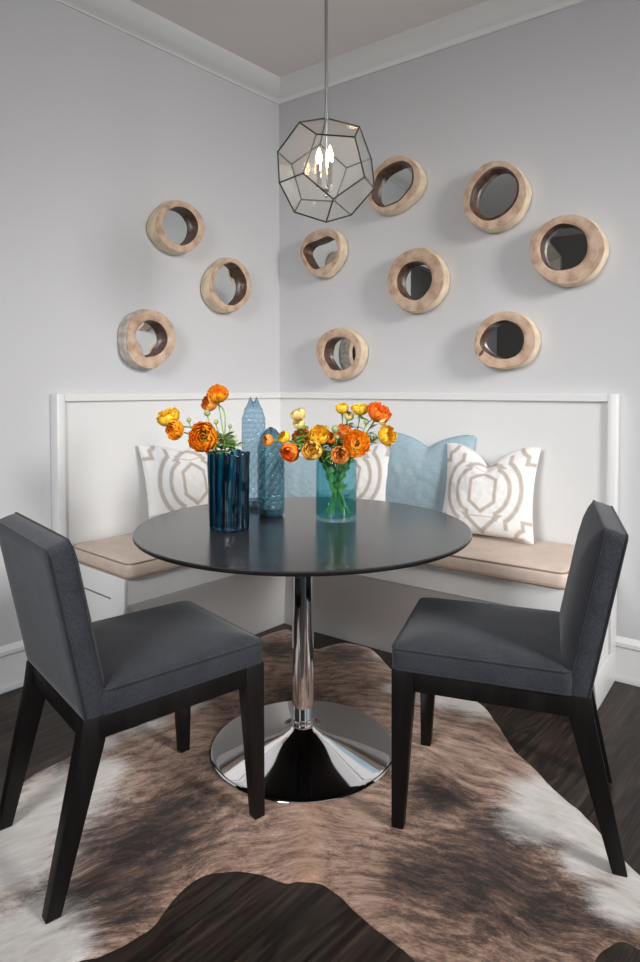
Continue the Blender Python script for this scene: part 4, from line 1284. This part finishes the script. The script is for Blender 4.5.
for i, (p, R, lab) in enumerate([((-0.37, 2.10, 1.125), 0.011, 'fat round green bud left of the upper orange blooms in the ribbed vase'), ((-0.426, 2.08, 1.103), 0.008, 'small green bud between the yellow bloom and the large orange one'), ((-0.341, 2.10, 1.096), 0.008, 'small purplish-green bud close above the large frilled orange bloom'), ((-0.298, 2.12, 1.081), 0.007, 'tiny green bud above the inner edge of the ribbed vase')]):
    mo = Vector((FX + (p[0] - FX) * 0.3, FY + 0.01 * i - 0.01, TOP + 0.25))
    ba = (FX + 0.02 * cos(i * 2), FY + 0.02 * sin(i * 2), TOP + 0.018)
    flower('ranunculus_bud', lab, 'flower bud', ba, mo, p, R, 'ball', (-.1 + .05 * i, -.2, 1), M['bud'], 'buds in the ribbed vase', 3, bud=True, rs=0.0014)

FB = [((-0.077, 2.245, 1.116), 0.024, 'ball', (-.3, -.2, .9), 'p_cream', 'pale yellow ranunculus, topmost above the outer edge of the bouquet'),
      ((-0.073, 2.225, 1.084), 0.019, 'ball', (-.35, -.5, .6), 'p_cream', 'small cream-yellow ranunculus right under the pale yellow topmost one'),
      ((-0.067, 2.245, 1.034), 0.032, 'half', (-.5, -.6, .35), 'p_coral', 'burnt-orange ranunculus half hidden below the two cream ones'),
      ((-0.003, 2.195, 1.049), 0.034, 'half', (-.1, -.75, .65), 'p_yellow', 'golden orange ranunculus near the middle of the clear vase bouquet'),
      ((-0.027, 2.150, 0.998), 0.031, 'ball', (-.15, -.95, .25), 'p_gold', 'round golden-yellow ranunculus resting over the clear vase rim'),
      ((-0.102, 2.175, 0.989), 0.030, 'ball', (-.45, -.8, -.35), 'p_red', 'deep red-orange ranunculus drooping beside the short bottle'),
      ((-0.124, 2.205, 1.038), 0.020, 'ball', (-.6, -.5, .5), 'p_yellow', 'small cupped golden ranunculus above the drooping red-orange one'),
      ((-0.178, 2.185, 1.029), 0.019, 'ball', (-.8, -.5, .1), 'p_coral', 'small orange ranunculus reaching in front of the short bottle'),
      ((0.038, 2.195, 1.035), 0.018, 'ball', (0, -.7, .5), 'p_red', 'small red ranunculus between the golden bloom and the round bud'),
      ((0.067, 2.150, 0.981), 0.028, 'ball', (-.05, -.95, .2), 'p_coral', 'coiled coral-orange ranunculus low at the vase rim, beside the dark-eyed one'),
      ((0.124, 2.140, 1.023), 0.043, 'open', (.10, -.97, .15), 'p_orange', 'large wide-open orange ranunculus with a dark eye'),
      ((0.080, 2.215, 1.058), 0.029, 'half', (0, -.6, .7), 'p_coral', 'salmon-orange ranunculus behind and above the dark-eyed one'),
      ((0.078, 2.275, 1.136), 0.021, 'ball', (-.05, -.3, .95), 'p_yellow', 'small yellow ranunculus on an upright stem at the top of the bouquet'),
      ((0.103, 2.275, 1.108), 0.016, 'ball', (.2, -.4, .6), 'p_cream', 'tiny pale ranunculus below the upright yellow one'),
      ((0.141, 2.255, 1.137), 0.027, 'half', (.05, -.25, .95), 'p_yellow', 'golden ranunculus seen from its side at the top of the bouquet'),
      ((0.208, 2.225, 1.127), 0.039, 'half', (.35, -.45, .7), 'p_red', 'large red and orange ranunculus, highest at the outer side of the bouquet'),
      ((0.239, 2.245, 1.042), 0.034, 'half', (.65, -.55, .25), 'p_yellow', 'yellow-orange ranunculus leaning out over the blue pillow'),
      ((0.217, 2.205, 1.093), 0.014, 'ball', (.4, -.3, -.2), 'p_cream', 'tiny cream ranunculus under the large red and orange one')]
for i, (p, R, kd, ax, mt, lab) in enumerate(FB):
    a = atan2(p[1] - CY, p[0] - CX) + rnd.uniform(-.5, .5)
    dx, dy = p[0] - CX, p[1] - CY
    l = sqrt(dx * dx + dy * dy) + 1e-6
    k = min(0.052, l * 0.5) / l
    mo = Vector((CX + dx * k, CY + dy * k + rnd.uniform(-.02, .02), TOP + 0.205))
    ba = (CX - dx / l * rnd.uniform(.02, .052), CY - dy / l * .03 + rnd.uniform(-.03, .03), TOP + 0.02)
    flower('ranunculus_flower', lab, 'flower', ba, mo, p, R * 1.13, kd, ax, M[mt], GB, 12, eye=(kd == 'open'), low=True)
for i, (p, R, lab) in enumerate([((0.051, 2.165, 1.068), 0.013, 'pale round bud with a dark green tip in the middle of the bouquet'), ((0.16, 2.225, 1.089), 0.009, 'small dark bud below the golden bloom at the top of the bouquet'), ((0.021, 2.225, 1.068), 0.009, 'small dark bud right of the golden orange ranunculus'), ((0.193, 2.245, 1.035), 0.009, 'small purplish bud beside the yellow-orange bloom leaning out'), ((0.057, 2.150, 1.042), 0.008, 'tiny white-green bud just above the coiled coral bloom')]):
    dx = p[0] - CX
    mo = Vector((CX + dx * 0.3, CY + (p[1] - CY) * .4, TOP + 0.205))
    ba = (CX - dx * .3 + .01, CY + 0.02 * sin(i * 2), TOP + 0.02)
    flower('ranunculus_bud', lab, 'flower bud', ba, mo, p, R, 'ball', (.1, -.4, 1), M['bud'], 'buds in the clear vase', 3, bud=True, rs=0.0014)
